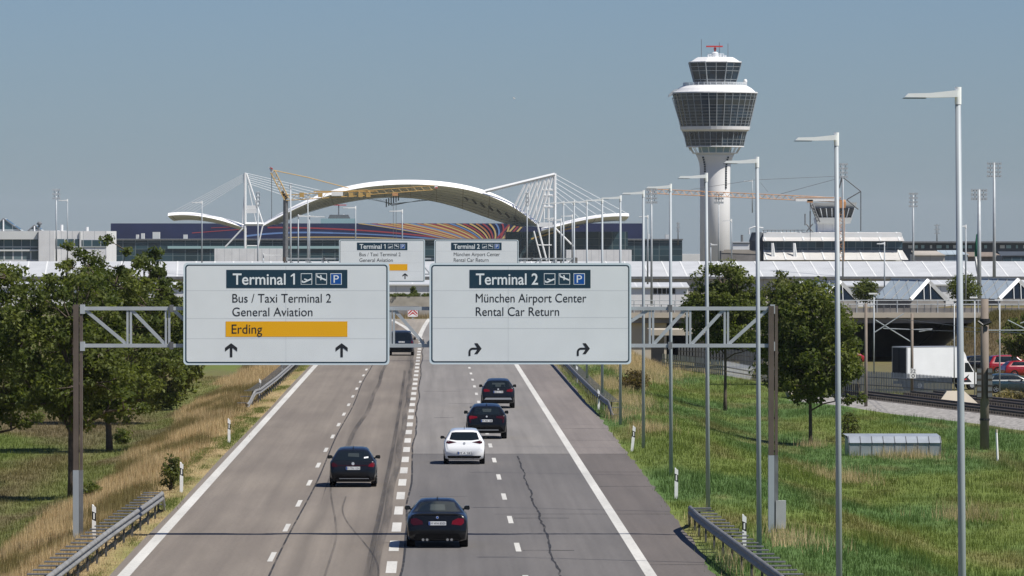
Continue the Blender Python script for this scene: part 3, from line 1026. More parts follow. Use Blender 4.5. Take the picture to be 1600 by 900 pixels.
# ------------------------------------------------------------------ trees
def leaf_object(name, cent, rad, nleaf, size, cols, parent, seed, droop=0.0, noise_c=0.35):
    r = np.random.default_rng(seed)
    n = len(cent)
    idx = r.integers(0, n, nleaf)
    d = r.normal(size=(nleaf, 3))
    d /= np.linalg.norm(d, axis=1)[:, None]
    rr = rad[idx] * r.random(nleaf) ** 0.5
    p = cent[idx] + d * rr[:, None] * np.array([1, 1, 0.72])
    nrm = r.normal(size=(nleaf, 3)) + d * 0.6 + np.array([0, 0, 0.5])
    nrm /= np.linalg.norm(nrm, axis=1)[:, None]
    t = r.normal(size=(nleaf, 3))
    t -= nrm * (t * nrm).sum(1)[:, None]
    t /= np.linalg.norm(t, axis=1)[:, None]
    u = np.cross(nrm, t)
    s = size * (0.6 + 0.8 * r.random(nleaf))[:, None]
    v = np.stack([p - t * s, p + u * s * 0.5 + nrm * s * 0.12, p + t * s, p - u * s * 0.5 + nrm * s * 0.12], 1)
    off = np.zeros(3)
    q = parent
    while q is not None:
        off += np.array(q.location)
        q = q.parent
    v = (v - off).reshape(-1, 3)
    me = bpy.data.meshes.new(name)
    me.vertices.add(len(v)); me.vertices.foreach_set("co", v.ravel())
    me.loops.add(len(v)); me.loops.foreach_set("vertex_index", np.arange(len(v)))
    me.polygons.add(nleaf)
    me.polygons.foreach_set("loop_start", np.arange(nleaf) * 4)
    me.polygons.foreach_set("loop_total", np.full(nleaf, 4))
    me.update(calc_edges=True)
    cl = r.random(n)
    k = np.clip(cl[idx] + r.normal(size=nleaf) * noise_c * 0.5, 0, 1)[:, None]
    c = cols[0] * (1 - k) + cols[1] * k
    c = np.repeat(c * (0.8 + 0.4 * r.random((nleaf, 1))), 4, 0)
    at_ = me.color_attributes.new("tint", 'FLOAT_COLOR', 'POINT')
    at_.data.foreach_set("color", np.concatenate([c, np.ones((len(c), 1))], 1).ravel())
    me.materials.append(M['leaf'])
    o = bpy.data.objects.new(name, me)
    COL.objects.link(o)
    o.parent = parent
    return o


DARKLEAF = (np.array([0.062, 0.086, 0.022]), np.array([0.150, 0.172, 0.048]))
OLIVELEAF = (np.array([0.070, 0.088, 0.026]), np.array([0.140, 0.150, 0.050]))


def tree(label, x, y, zb, ztop, zcrown, rx, trunk_r, nclus, nleaf, seed, cols=DARKLEAF, fork=False, lop=0.0, leaf=0.15, group=None, ry=None, clr=(0.38, 0.8), lean=0.0, name="tree", zbulge=0.45):
    r = random.Random(seed)
    root = thing(name, label, "tree", (x, y, zb), group)
    ry = ry or rx
    hc = ztop - zcrown
    cz = zcrown + hc * zbulge
    cent, rad = [], []
    tries = 0
    lob = [(r.uniform(-1, 1), r.uniform(-1, 1), r.uniform(-1, 1), r.uniform(0.75, 1.12)) for _ in range(7)]
    while len(cent) < nclus and tries < 20000:
        tries += 1
        a, c, e = r.uniform(-1, 1), r.uniform(-1, 1), r.uniform(-1, 1)
        d = math.sqrt(a * a + c * c + e * e)
        if d > 1 or d < 0.2: continue
        if r.random() > (0.35 + 0.65 * d): continue
        lim = 0.93
        for (la, lc, le, lr) in lob:
            nn = math.sqrt(la * la + lc * lc + le * le) + 1e-6
            if (a * la + c * lc + e * le) / (nn * d) > 0.8: lim = lr
        if d > lim: continue
        up = hc * (1 - zbulge) if e > 0 else hc * zbulge
        w = 1.0 if e > -0.2 else 1.0 - 0.25 * (-e - 0.2)
        q = (x + a * rx * w + lop * rx * (e + 0.2), y + c * ry * w, cz + e * up)
        rc = r.uniform(*clr)
        if any((q[0] - s[0]) ** 2 + (q[1] - s[1]) ** 2 + (q[2] - s[2]) ** 2 < (0.42 * rc) ** 2 for s in cent): continue
        cent.append(q); rad.append(rc)
    ncl0 = len(cent)
    b = MB()
    # trunk
    def tp(t):
        return Vector((x + lean * t + 0.12 * trunk_r * math.sin(t * 5 + seed), y + 0.1 * trunk_r * math.cos(t * 4 + seed), zb + (cz + hc * 0.25 - zb) * t))
    n = 9
    b.tube([tp(i / n) - Vector((0, 0, 0.25 if i == 0 else 0)) for i in range(n + 1)], [trunk_r * (1.25 if i == 0 else 1.0 - 0.72 * (i / n)) for i in range(n + 1)], M['bark'], 9)
    limbs = []
    nl = 11
    tc0 = max(0.25, (zcrown - zb) / (cz + hc * 0.25 - zb) - 0.05)
    for k in range(nl):
        t0 = tc0 + (0.92 - tc0) * (k / nl) * (0.85 if not fork else 0.7)
        p0 = tp(t0)
        ang = k * 2.4 + r.uniform(-0.4, 0.4)
        ln = (0.85 - 0.4 * k / nl) * r.uniform(0.8, 1.05)
        end = Vector((x + math.cos(ang) * rx * ln, y + math.sin(ang) * ry * ln, p0.z + hc * r.uniform(0.16, 0.42) * (1 if k > 2 else 0.6)))
        mid = p0.lerp(end, 0.5) + Vector((0, 0, hc * (0.05 if fork else 0.0) + r.uniform(-0.1, 0.25)))
        pts = [p0, p0.lerp(mid, 0.5) + Vector((0, 0, 0.1)), mid, mid.lerp(end, 0.5), end]
        r0 = trunk_r * (0.50 - 0.25 * k / nl) * (1.25 if fork else 1)
        b.tube(pts, [r0, r0 * 0.8, r0 * 0.6, r0 * 0.4, r0 * 0.18], M['bark'], 6)
        limbs += pts[1:]
        cent.append(tuple(end)); rad.append(clr[0] * 1.1)
        cent.append(tuple(mid.lerp(end, .5))); rad.append(clr[0])
    for i, q in enumerate(cent[:ncl0]):
        qv = Vector(q)
        best = min(limbs, key=lambda l: (l - qv).length + (0.8 if l.z > qv.z + 0.4 else 0))
        if (best - qv).length > 0.25:
            mid = best.lerp(qv, 0.55) + Vector((r.uniform(-.12, .12), r.uniform(-.12, .12), r.uniform(-.1, .15)))
            b.tube([best, mid, qv], [0.03 + trunk_r * 0.06, 0.022, 0.008], M['bark'], 4, False)
    b.build("trunk", root, True)
    leaf_object("crown", np.array(cent), np.array(rad), nleaf, leaf, cols, root, seed)
    return root


# left group
GL = "trees on the meadow left of the road"
tree("big spreading tree behind the left gantry leg, nearest of the left trees", X(112, 245), 245, gzf(X(112, 245), 245) , Z(405, 245), Z(672, 245), 3.05, 0.155, 165, 19000, 3, fork=True, group=GL, leaf=0.095, clr=(0.32, 0.70), ry=2.6)
tree("tallest left tree with the brown trunk beside the small round shrub", X(172, 300), 300, gzf(X(172, 300), 300), Z(350, 300), Z(668, 300), 4.1, 0.16, 235, 31000, 5, group=GL, leaf=0.095, clr=(0.30, 0.66), ry=3.6, zbulge=0.42, lean=-0.45, lop=-0.10)
tree("left tree with a thin trunk standing farthest back in the meadow", X(198, 345), 345, gzf(X(198, 345), 345), Z(380, 345), Z(655, 345), 3.9, 0.12, 150, 18000, 8, group=GL, leaf=0.14, lop=0.2, ry=3.0)
tree("left tree cut off by the photo edge with low drooping boughs", X(-22, 262), 262, gzf(X(-22, 262), 262), Z(400, 262), Z(684, 262), 3.1, 0.15, 190, 25000, 13, group=GL, leaf=0.10, ry=2.6)
tree("bushy tree whose crown ends against the left edge of the Terminal 1 sign", X(250, 372), 372, gzf(X(250, 372), 372), Z(446, 372), Z(650, 372), 2.5, 0.11, 120, 14000, 21, group=GL, leaf=0.14, ry=2.4)
# right group
GR = "trees on the grass right of the road"
tree("slender tree with a straight dark trunk between the fourth and third lamps", X(1133, 365), 365, gzf(X(1133, 365), 365), Z(402, 365), Z(552, 365), 2.5, 0.105, 125, 17000, 31, group=GR, leaf=0.105, zbulge=0.45, clr=(0.36, 0.74))
tree("full round tree in front of the railway right of the brown gantry leg", X(1266, 307), 307, gzf(X(1266, 307), 307), Z(432, 307), Z(632, 307), 2.8, 0.10, 190, 26000, 33, group=GR, leaf=0.10, zbulge=0.42, clr=(0.38, 0.80))
tree("hazy tree behind the second pair of right trees beside the white hall", X(1222, 430), 430, gzf(X(1222, 430), 430), Z(424, 430), Z(560, 430), 2.0, 0.09, 70, 6500, 35, OLIVELEAF, group=GR, leaf=0.13)
tree("dark tree cut off by the right edge of the photo", X(1602, 515), 515, gzf(X(1602, 515), 515), Z(487, 515), Z(560, 515), 2.1, 0.09, 60, 6500, 37, group=GR, leaf=0.13)


def shrub(label, x, y, w, h, n, seed, cols=DARKLEAF, leaf=0.07, zb=None, flatten=1.0):
    zb = gzf(x, y) if zb is None else zb
    root = thing("shrub", label, "shrub", (x, y, zb))
    r = np.random.default_rng(seed)
    k = max(12, int(w * h * 34))
    c = r.uniform(-1, 1, (k * 4, 3))
    c = c[(c ** 2).sum(1) < 1][:k]
    c = c * np.array([w / 2, w / 2, h / 2]) + np.array([x, y, zb + h * 0.52])
    leaf_object("foliage", c, np.full(len(c), 0.22 * min(w, h) + 0.06), n, leaf, cols, root, seed)
    b = MB()
    for q in c[:8]:
        b.tube([(x, y, zb - 0.1), (x + (q[0] - x) * 0.4, y + (q[1] - y) * 0.4, zb + (q[2] - zb) * 0.6), tuple(q)], [0.03, 0.02, 0.006], M['bark'], 4, False)
    b.build("stem", root)
    return root


shrub("small round dark green shrub beside the brown tree trunk in the left meadow", X(190, 312), 312, 0.85, 0.75, 900, 41)
shrub("upright dark bush in the dry grass beside a white marker post", X(267, 228), 228, 0.65, 1.25, 800, 42, OLIVELEAF)
shrub("low dark shrub in the shade of the nearest left tree", X(140, 236), 236, 0.9, 0.7, 800, 43)
shrub("leafy green shrub at the left end of the grey metal box", X(1328, 312), 312, 0.9, 1.5, 800, 44, OLIVELEAF)
shrub("round green bush on the viaduct beside the glass gable hall", X(1352, 640), 640, 2.4, 2.2, 2200, 45, zb=Z(472, 640), leaf=0.13)
shrub("tall bush between the two glass gable halls", X(1506, 650), 650, 3.0, 3.0, 2400, 46, zb=Z(476, 650), leaf=0.14)
shrub("pale dry bush at the foot of the catenary mast with boxes", X(1572, 402), 402, 4.0, 1.5, 2600, 47, (np.array([0.12, 0.10, 0.04]), np.array([0.26, 0.21, 0.10])), 0.10)
shrub("reddish brown bush on the right embankment below the Terminal 2 sign", X(992, 372), 372, 1.7, 1.1, 1500, 48, (np.array([0.09, 0.065, 0.03]), np.array([0.16, 0.12, 0.05])), 0.08)

# ------------------------------------------------------------------ grass
def grass_object(name, x, y, h, w, col, blades, seed, spread=0.14, lean=0.35):
    r = np.random.default_rng(seed)
    n = len(x) * blades
    X_ = np.repeat(x, blades) + r.normal(size=n) * spread
    Y_ = np.repeat(y, blades) + r.normal(size=n) * spread
    Hh = np.repeat(h, blades) * (0.55 + 0.6 * r.random(n))
    C_ = np.repeat(col, blades, 0) * (0.72 + 0.56 * r.random((n, 1)))
    Z_ = gz(X_, Y_) - 0.03
    a = r.random(n) * 6.283
    dx, dy = np.cos(a), np.sin(a)
    ww = w * (0.6 + 0.8 * r.random(n))
    la = r.random(n) * 6.283
    lm = lean * Hh * r.random(n)
    base1 = np.stack([X_ - dx * ww, Y_ - dy * ww, Z_], 1)
    base2 = np.stack([X_ + dx * ww, Y_ + dy * ww, Z_], 1)
    tip = np.stack([X_ + np.cos(la) * lm, Y_ + np.sin(la) * lm, Z_ + Hh], 1)
    v = np.stack([base1, base2, tip], 1).reshape(-1, 3)
    me = bpy.data.meshes.new(name)
    me.vertices.add(len(v)); me.vertices.foreach_set("co", v.ravel())
    me.loops.add(len(v)); me.loops.foreach_set("vertex_index", np.arange(len(v)))
    me.polygons.add(n)
    me.polygons.foreach_set("loop_start", np.arange(n) * 3)
    me.polygons.foreach_set("loop_total", np.full(n, 3))
    me.update(calc_edges=True)
    at_ = me.color_attributes.new("tint", 'FLOAT_COLOR', 'POINT')
    c = np.repeat(C_, 3, 0)
    at_.data.foreach_set("color", np.concatenate([c, np.ones((len(c), 1))], 1).ravel())
    me.materials.append(M['blade'])
    o = bpy.data.objects.new(name, me)
    COL.objects.link(o)
    return o


def scatter(n, x0, x1f, y0, y1, seed, side):
    """uniform in (y, x between the verge and the frame edge) with density falling with distance"""
    r = np.random.default_rng(seed)
    y = y0 * (y1 / y0) ** r.random(n * 2)
    xe = x1f(y)
    keep = r.random(n * 2) < np.abs(xe - x0) / np.abs(xe - x0).max() * 1.4
    y = y[keep][:n]
    xe = xe[keep][:n]
    x = x0 + (xe - x0) * r.random(len(y))
    return x, y


x, y = scatter(88000, 7.7, lambda q: 0.0965 * q + 7, 150, 540, 51, 1)
dm = y < np.interp(x, FX, FY) - 3
_ux, _uy = -18.0 / 126.29, 125.0 / 126.29
_o = (x - 38.0) * _uy - (y - 300.0) * _ux
_t = (x - 38.0) * _ux + (y - 300.0) * _uy
dm &= (_o < -3.75) | (_t > 93)
dm &= x > np.interp(y, YS, [RE[q] for q in YS]) + 0.15
x, y = x[dm], y[dm]
gcx = gcol(x, y)
hh = 0.11 + 0.17 * fbm(x * 0.4, y * 0.12, 61) + 0.18 * sm((fbm(x * 0.8, y * 0.3, 62) - 0.55) / 0.15)
tag(grass_object("grass", x, y, hh, 0.010, gcx, 5, 52), "green meadow grass right of the road", "grass", kind="stuff")
x, y = scatter(46000, -8.95, lambda q: -0.0705 * q - 5, 150, 460, 53, -1)
gcx = gcol(x, y)
dl = dryness_left(x, y)
k = dl < 0.5
tag(grass_object("grass", x[k], y[k], 0.10 + 0.18 * fbm(x[k] * 0.4, y[k] * 0.1, 63), 0.011, gcx[k], 5, 54), "olive meadow grass left of the road", "grass", kind="stuff")
r_ = np.random.default_rng(55)
n = 30000
y = 150 * (560 / 150) ** r_.random(n)
x = -9.0 - 6.2 * r_.random(n)
k = (dryness_left(x, y) > 0.35) & (r_.random(n) < 0.35 + 0.65 * sm((-9.7 - x) / 1.0))
x, y = x[k], y[k]
sc_ = sm((-9.3 - x) / 1.2)
col = mixc(np.tile(STRAW, (len(x), 1)), OLIVE, sm((fbm(x * 0.45, y * 0.05, 66) - 0.47) / 0.14) * 0.85) * (0.75 + 0.4 * fbm(x * 0.7, y * 0.15, 64)[:, None]) * np.where(r_.random((len(x), 1)) < 0.15, np.array([[0.62, 0.50, 0.42]]), 1.0)
tag(grass_object("dry_grass", x, y, 0.08 + sc_ * (0.16 + 0.48 * fbm(x * 0.6, y * 0.12, 65) ** 1.3), 0.009, col, 6, 56, 0.12, 0.3), "tall straw coloured dry grass on the left verge", "dry grass", kind="stuff")
n = 16000
y = 150 * (520 / 150) ** r_.random(n)
x = -8.86 - 1.5 * r_.random(n)
gm = fbm(x * 1.2, y * 0.12, 71)
k = r_.random(n) < .35 + .65 * sm((gm - .35) / .2)
x, y, gm = x[k], y[k], gm[k]
tag(grass_object("verge_grass", x, y, 0.05 + 0.13 * gm, 0.010, mixc(np.tile(STRAW * .9, (len(x), 1)), GREEN * .9, sm((gm - .46) / .12)), 5, 72, 0.12, 0.5), "short mown verge grass, part green and part straw, along the left road edge", "grass", kind="stuff")
n = 9000
x = 44.5 + 17 * r_.random(n); y = 522 + 52 * r_.random(n)
tag(grass_object("embankment_grass", x, y, 0.25 + 0.4 * fbm(x * .5, y * .2, 81), 0.022, gcol(x, y) * (0.7 + 0.7 * fbm(x * .8, y * .3, 82)[:, None]), 5, 83, 0.2, 0.4), "tall olive and brown grass on the embankment beside the viaduct", "grass", kind="stuff")
# dry clumps on the right verge
cl = [(X(1076, 200), 203, 0.9, 4), (X(1240, 186), 186, 1.2, 5), (X(1268, 306), 305, 0.7, 3), (X(960, 320), 318, 1.4, 9), (X(985, 345), 340, 1.5, 12), (X(1010, 300), 292, 1.2, 7),
      (X(1300, 270), 262, 1.6, 6), (X(1120, 178), 176, 0.9, 6), (X(960, 372), 380, 2.0, 16), (X(1000, 420), 430, 2.2, 22), (X(1010, 470), 470, 3.0, 30), (X(1020, 520), 520, 3.0, 30), (X(1500, 230), 228, 1.3, 4), (X(1415, 290), 290, 2.2, 4)]
xx, yy = [], []
for (cx_, cy_, sx, sy) in cl:
    m_ = int(80 * sx * max(1, sy / 5))
    xx.append(cx_ + r_.normal(size=m_) * sx * 0.45); yy.append(cy_ + r_.normal(size=m_) * sy * 0.5)
x, y = np.concatenate(xx), np.concatenate(yy)
k = x > np.interp(y, YS, [RE[q] for q in YS]) + 0.4
x, y = x[k], y[k]
tag(grass_object("dry_grass", x, y, 0.30 + 0.4 * r_.random(len(x)), 0.008, STRAW * (0.7 + 0.5 * r_.random((len(x), 1))), 6, 57, 0.16, 0.4), "clumps of dry straw grass on the right verge", "dry grass", kind="stuff")

# ------------------------------------------------------------------ vehicles
def smooth_prof(pts, q, k=0.05):
    p = np.array(pts, float)
    fine = np.linspace(p[0, 0], p[-1, 0], 1200)
    v = np.interp(fine, p[:, 0], p[:, 1])
    w = max(1, int(k / (fine[1] - fine[0])))
    ker = np.hanning(2 * w + 3)[1:-1]; ker /= ker.sum()
    vp = np.pad(v, w, mode='edge')
    v2 = np.convolve(vp, ker, 'valid')[:len(v)]
    return np.interp(q, fine, v2)


class Car:
    def __init__(s, label, spec, paint, group="cars driving away on the motorway", name="car", cat="car"):
        s.sp = spec
        s.L, s.W = spec['L'], spec['W']
        s.root = thing(name, label, cat, (0, 0, 0), group)
        L, W_ = s.L, s.W
        ys_ = np.concatenate([np.linspace(0, 0.3, 22), np.linspace(0.34, L - 0.5, 46), np.linspace(L - 0.46, L, 16)])
        zt = smooth_prof(spec['prof'], ys_, 0.03)
        belt = smooth_prof(spec['belt'], ys_, 0.1)
        pw = smooth_prof(spec.get('plan', [(0, W_ * .90), (0.06, W_ * .955), (0.25, W_ * .985), (1.0, W_), (L - 0.9, W_ * .985), (L - 0.25, W_ * .88), (L, W_ * .66)]), ys_, 0.05)
        zb = smooth_prof(spec.get('bot', [(0, .24), (0.1, .20), (0.5, .18), (L - .6, .17), (L, .22)]), ys_, 0.1)
        tum = spec.get('tumble', 0.36)
        rows = []
        for y, z1, bl, w, z0 in zip(ys_, zt, belt, pw, zb):
            bl = min(bl, z1 - 0.05)
            bl = max(bl, z0 + 0.06)
            z1 = max(z1, bl + 0.04)
            h = z1 - bl
            wr = max(0.93 * w - tum * h, 0.3)
            half = [(0, z0), (.80 * w, z0), (.95 * w, z0 + .05), (.985 * w, z0 + .45 * (bl - z0)), (w, z0 + .66 * (bl - z0)), (.985 * w, bl - .06 * (bl - z0)), (.955 * w, bl), (.93 * w, bl + min(.02, .2 * h)),
                    (.93 * w - (.93 * w - wr) * .5, bl + h * .5), (wr + .01, z1 - min(.09, .3 * h)), (wr - .06, z1 - min(.03, .1 * h)), (wr * .6, z1 - min(.006, .03 * h)), (0, z1)]
            rows.append([(x, y, z) for x, z in half] + [(-x, y, z) for x, z in half[-2:0:-1]])
        n = len(rows[0])
        vs = [p for r in rows for p in r]
        fs = []
        for i in range(len(rows) - 1):
            for k in range(n):
                fs.append((i * n + k, (i + 1) * n + k, (i + 1) * n + (k + 1) % n, i * n + (k + 1) % n))
        fs.append(tuple(range(n)))
        fs.append(tuple((len(rows) - 1) * n + k for k in range(n - 1, -1, -1)))
        b = MB(); b.add(vs, fs, paint)
        s.body = b.build("body", s.root, True)
        s.bvh = BVHTree.FromPolygons([Vector(v) for v in vs], fs)
        s.paint = paint
        s.wheels()
    def wheels(s):
        r0 = s.sp.get('wr', .32)
        for yy in s.sp.get('axles', (0.82, s.L - 0.88)):
            for sg in (-1, 1):
                w = s.sp.get('tw', .21)
                xo = sg * (s.W - 0.005)
                xi = sg * (s.W - w)
                b = MB()
                prof = [(r0 * .62, 0), (r0 * .95, 0.0), (r0, .03), (r0, w - .03), (r0 * .95, w), (r0 * .62, w)]
                vs, fs = [], []
                N = 22
                for rr, d in prof:
                    for k in range(N):
                        a = 2 * math.pi * k / N
                        vs.append((xo - sg * d, yy + rr * math.cos(a), r0 + rr * math.sin(a)))
                for i in range(len(prof) - 1):
                    for k in range(N):
                        q, p = i * N + k, i * N + (k + 1) % N
                        fs.append((q, p, p + N, q + N))
                fs.append(tuple((len(prof) - 1) * N + k for k in range(N)))
                b.add(vs, fs, M['tyre'])
                wh = b.build("wheel", s.root, False)
                b = MB()
                for k in range(5):
                    a = 2 * math.pi * k / 5
                    ca, sa = math.cos(a), math.sin(a)
                    b.bar((xo - sg * .035, yy, r0), (xo - sg * .02, yy + ca * r0 * .6, r0 + sa * r0 * .6), .055, .02, M['rim'])
                vs = [(xo - sg * .03, yy + r0 * q * math.cos(2 * math.pi * k / 18), r0 + r0 * q * math.sin(2 * math.pi * k / 18)) for q in (.52, .63) for k in range(18)]
                b.add(vs, [(k, (k + 1) % 18, 18 + (k + 1) % 18, 18 + k) for k in range(18)], M['rim'])
                vs = [(xo - sg * .05, yy + r0 * .6 * math.cos(2 * math.pi * k / 18), r0 + r0 * .6 * math.sin(2 * math.pi * k / 18)) for k in range(18)]
                b.add(vs, [tuple(range(18))], M['trim'])
                b.build("rim", wh)
    def panel(s, name, poly, m, direction='rear', off=0.007, parent=None, grid=0.07, smooth=True):
        """a panel of the body's own shape: outline given in (x, z) seen from behind / in front, or (y, z) seen from a side"""
        bm = bmesh.new()
        f = bm.faces.new([bm.verts.new((p[0], 0, p[1])) for p in poly])
        us = [p[0] for p in poly]; zs = [p[1] for p in poly]
        q = min(us) + grid
        while q < max(us):
            bmesh.ops.bisect_plane(bm, geom=bm.verts[:] + bm.edges[:] + bm.faces[:], plane_co=(q, 0, 0), plane_no=(1, 0, 0)); q += grid
        q = min(zs) + grid
        while q < max(zs):
            bmesh.ops.bisect_plane(bm, geom=bm.verts[:] + bm.edges[:] + bm.faces[:], plane_co=(0, 0, q), plane_no=(0, 0, 1)); q += grid
        vs = []
        last = None
        bm.verts.ensure_lookup_table()
        for v in bm.verts:
            u, z = v.co.x, v.co.z
            if direction == 'rear': o, d = Vector((u, -2, z)), Vector((0, 1, 0))
            elif direction == 'front': o, d = Vector((u, s.L + 2, z)), Vector((0, -1, 0))
            elif direction == 'left': o, d = Vector((-3, u, z)), Vector((1, 0, 0))
            else: o, d = Vector((3, u, z)), Vector((-1, 0, 0))
            hit, nrm, _, _ = s.bvh.ray_cast(o, d)
            if hit is None:
                hit = last if last is not None else o + d * 2.2
                hit = Vector((u, hit.y, z)) if direction in ('rear', 'front') else Vector((hit.x, u, z))
            last = hit
            vs.append(hit - d * off)
        idx = {v: i for i, v in enumerate(bm.verts)}
        fs = [tuple(idx[v] for v in f.verts) for f in bm.faces]
        if direction in ('front', 'left'): pass
        bm.free()
        b = MB(); b.add(vs, fs, m)
        return b.build(name, parent or s.root, smooth)
    def mirror_poly(s, p): return [(-x, z) for x, z in p][::-1]
    def side_glass(s, poly):
        for d in ('left', 'right'): s.panel("side_window", poly, M['glass'], d)
    def mirrors(s, y, z0, z1, x0, x1):
        for sg in (-1, 1):
            b = MB()
            b.prism([(sg * x0, z0 + .02), (sg * (x1 - .03), z0), (sg * x1, z0 + .05), (sg * (x1 - .02), z1), (sg * (x0 + .05), z1), (sg * x0, z1 - .03)], y, y + .12, s.sp.get('mirror_mat', M['trim']))
            xa, xb = sorted((sg * (x0 - .14), sg * (x0 + .02)))
            b.box(xa, xb, y + .03, y + .09, z0 + .01, z0 + .05, M['trim'])
            m_ = b.build("side_mirror", s.root)
            b = MB()
            flat(b, [(sg * (x0 + .02), z0 + .03), (sg * (x1 - .03), z0 + .03), (sg * (x1 - .03), z1 - .02), (sg * (x0 + .04), z1 - .02)], y - .004, M['glass'])
            b.build("mirror_glass", m_)
    def plate(s, cx, zc, txt, w=.26, h=.056, blue=True):
        y = None
        for u in (-w, 0, w):
            for z in (zc - h, zc + h):
                hit = s.bvh.ray_cast(Vector((cx + u, -2, z)), Vector((0, 1, 0)))[0]
                if hit: y = hit.y if y is None else min(y, hit.y)
        y = (y or 0) - .015
        b = MB(); b.prism(rrect(cx - w, cx + w, zc - h, zc + h, .01, 2), y, y + .012, M['plate'])
        p = b.build("number_plate", s.root)
        b = MB()
        flat(b, [(cx - w + .004, zc - h + .004), (cx - w + .05, zc - h + .004), (cx - w + .05, zc + h - .004), (cx - w + .004, zc + h - .004)], y - .002, M['plate_b'])
        text_mesh(b, txt, cx - w + .065, cx + w - .02, zc - h * .62, h * 1.25, y - .004, M['letter_k'])
        b.build("plate_lettering", p)
    def place(s, x, y, rz=0.0, z=0.0):
        s.root.location = (x, y, z)
        s.root.rotation_euler = (0, 0, rz)


def hatch_prof(h, L, belt, lip=0.14, wtop=0.55, hood=0.95):
    return [(0, .64), (.02, .72), (.06, .82), (lip, belt), (wtop, h - .12), (wtop + .12, h - .07), (1.1, h - .02), (1.9, h), (2.3, h - .02), (2.6, h - .08), (3.35, hood + .06), (3.5, hood), (L - .5, hood - .13), (L - .15, hood - .28), (L - .03, .56), (L, .45)]


def circle(cx, cz, r, n=12): return [(cx + r * math.cos(2 * math.pi * k / n), cz + r * math.sin(2 * math.pi * k / n)) for k in range(n)]


# black coupe, nearest
sp = dict(L=4.45, W=.91, belt=[(0, .84), (.5, .93), (3.2, .93), (4.45, .7)], wr=.325, tw=.25, axles=(.86, 3.58), tumble=.62,
          prof=[(0, .60), (.03, .70), (.07, .84), (.10, .96), (.14, 1.02), (.2, 1.015), (.55, 1.03), (1.25, 1.33), (1.5, 1.385), (2.0, 1.41), (2.45, 1.38), (3.2, 1.0), (3.35, .95), (4.0, .83), (4.3, .70), (4.42, .52), (4.45, .42)],
          mirror_mat=M['p_black'])
c = Car("black coupe with dark red tail lights, nearest car on the road", sp, M['p_black'])
c.panel("rear_window", [(-.585, 1.055), (.585, 1.055), (.50, 1.30), (.30, 1.325), (-.30, 1.325), (-.50, 1.30)], M['glass'])
c.panel("rear_window_view", [(-.22, 1.09), (.24, 1.09), (.22, 1.25), (-.20, 1.25)], M['seen'], off=.010)
for p in ([(.42, .70), (.70, .67), (.785, .74), (.78, .86), (.62, .885), (.44, .80)],):
    c.panel("tail_light", p, M['light_r']); c.panel("tail_light", c.mirror_poly(p), M['light_d'])  # sun on the right lens, shade on the left, put into the colours
c.panel("bumper_insert", [(-.74, .25), (.74, .25), (.62, .42), (-.62, .42)], M['trim'], off=.01)
c.panel("boot_lip", [(-.62, .965), (.62, .965), (.60, 1.0), (-.60, 1.0)], M['trim'], off=.012)
for sg in (-1, 1):
    for o in (.30, .42):
        b = MB(); b.tube([(sg * o, -.02, .25), (sg * o, .2, .25)], .040, M['chrome'], 10); b.build("exhaust_tip", c.root)
c.plate(0, .73, "M WH 8505")
b = MB(); 
o_ = c.panel("emblem", circle(0, .90, .04), M['silver'], off=.012); c.panel("emblem_centre", circle(0, .90, .028), M['plate_b'], off=.015, parent=o_)
c.side_glass([(1.05, 1.0), (3.0, 1.0), (2.45, 1.30), (1.45, 1.31)])
c.panel("windscreen", [(-.64, 1.02), (.64, 1.02), (.52, 1.32), (-.52, 1.32)], M['glass'], 'front')
for sg in (-1, 1): c.panel("headlight", [(sg * .45, .66), (sg * .72, .66), (sg * .70, .76), (sg * .48, .74)], M['light_w'], 'front')
c.mirrors(2.85, 1.0, 1.13, .80, .975)
b = MB(); b.prism([(-.02, 1.40), (.02, 1.40), (.0, 1.47)], 1.5, 1.65, M['p_black']); b.build("antenna_fin", c.root)
c.place(.10, 185.3)

# dark blue-black hatchback in the left lane
sp = dict(L=4.37, W=.86, belt=[(0, .86), (.3, .95), (3.3, .92), (4.37, .7)], wr=.32, tw=.2, axles=(.80, 3.44), prof=hatch_prof(1.44, 4.37, .97, .13, .62, .95), tumble=.5)
c = Car("blue-black hatchback alone in the left lanes", sp, M['p_black2'])
c.panel("rear_window", [(-.66, .985), (.66, .985), (.54, 1.275), (.36, 1.30), (-.36, 1.30), (-.54, 1.275)], M['glass'])
c.panel("rear_window_view", [(-.19, 1.12), (.22, 1.10), (.22, 1.23), (-.17, 1.24)], M['seen'], off=.010)
c.panel("window_sticker", [(.40, 1.05), (.56, 1.07), (.56, 1.12), (.40, 1.10)], M['plate'], off=.012)
pl = [(.56, .76), (.74, .74), (.79, .80), (.77, .90), (.70, .91), (.58, .83)]
c.panel("tail_light", pl, M['light_r']); c.panel("tail_light", c.mirror_poly(pl), M['light_d'])  # left lens gets the darker copy, its shade put into the colour
c.panel("light_strip", [(-.55, .79), (.55, .79), (.55, .81), (-.55, .81)], M['light_d'], off=.008)
c.panel("bumper_insert", [(-.68, .25), (.68, .25), (.60, .42), (-.60, .42)], M['trim'], off=.01)
c.panel("bumper_trim", [(-.50, .315), (.58, .315), (.58, .33), (-.50, .33)], M['silver'], off=.016)
c.panel("emblem", circle(0, .865, .055), M['silver'], off=.012)
c.plate(0, .70, "M TN 1154")
c.side_glass([(.55, 1.0), (3.05, 1.0), (2.5, 1.33), (.85, 1.33)])
c.panel("windscreen", [(-.64, 1.02), (.64, 1.02), (.52, 1.34), (-.52, 1.34)], M['glass'], 'front')
for sg in (-1, 1): c.panel("headlight", [(sg * .45, .66), (sg * .70, .66), (sg * .70, .76), (sg * .48, .74)], M['light_w'], 'front')
c.mirrors(2.75, .95, 1.08, .79, .98)
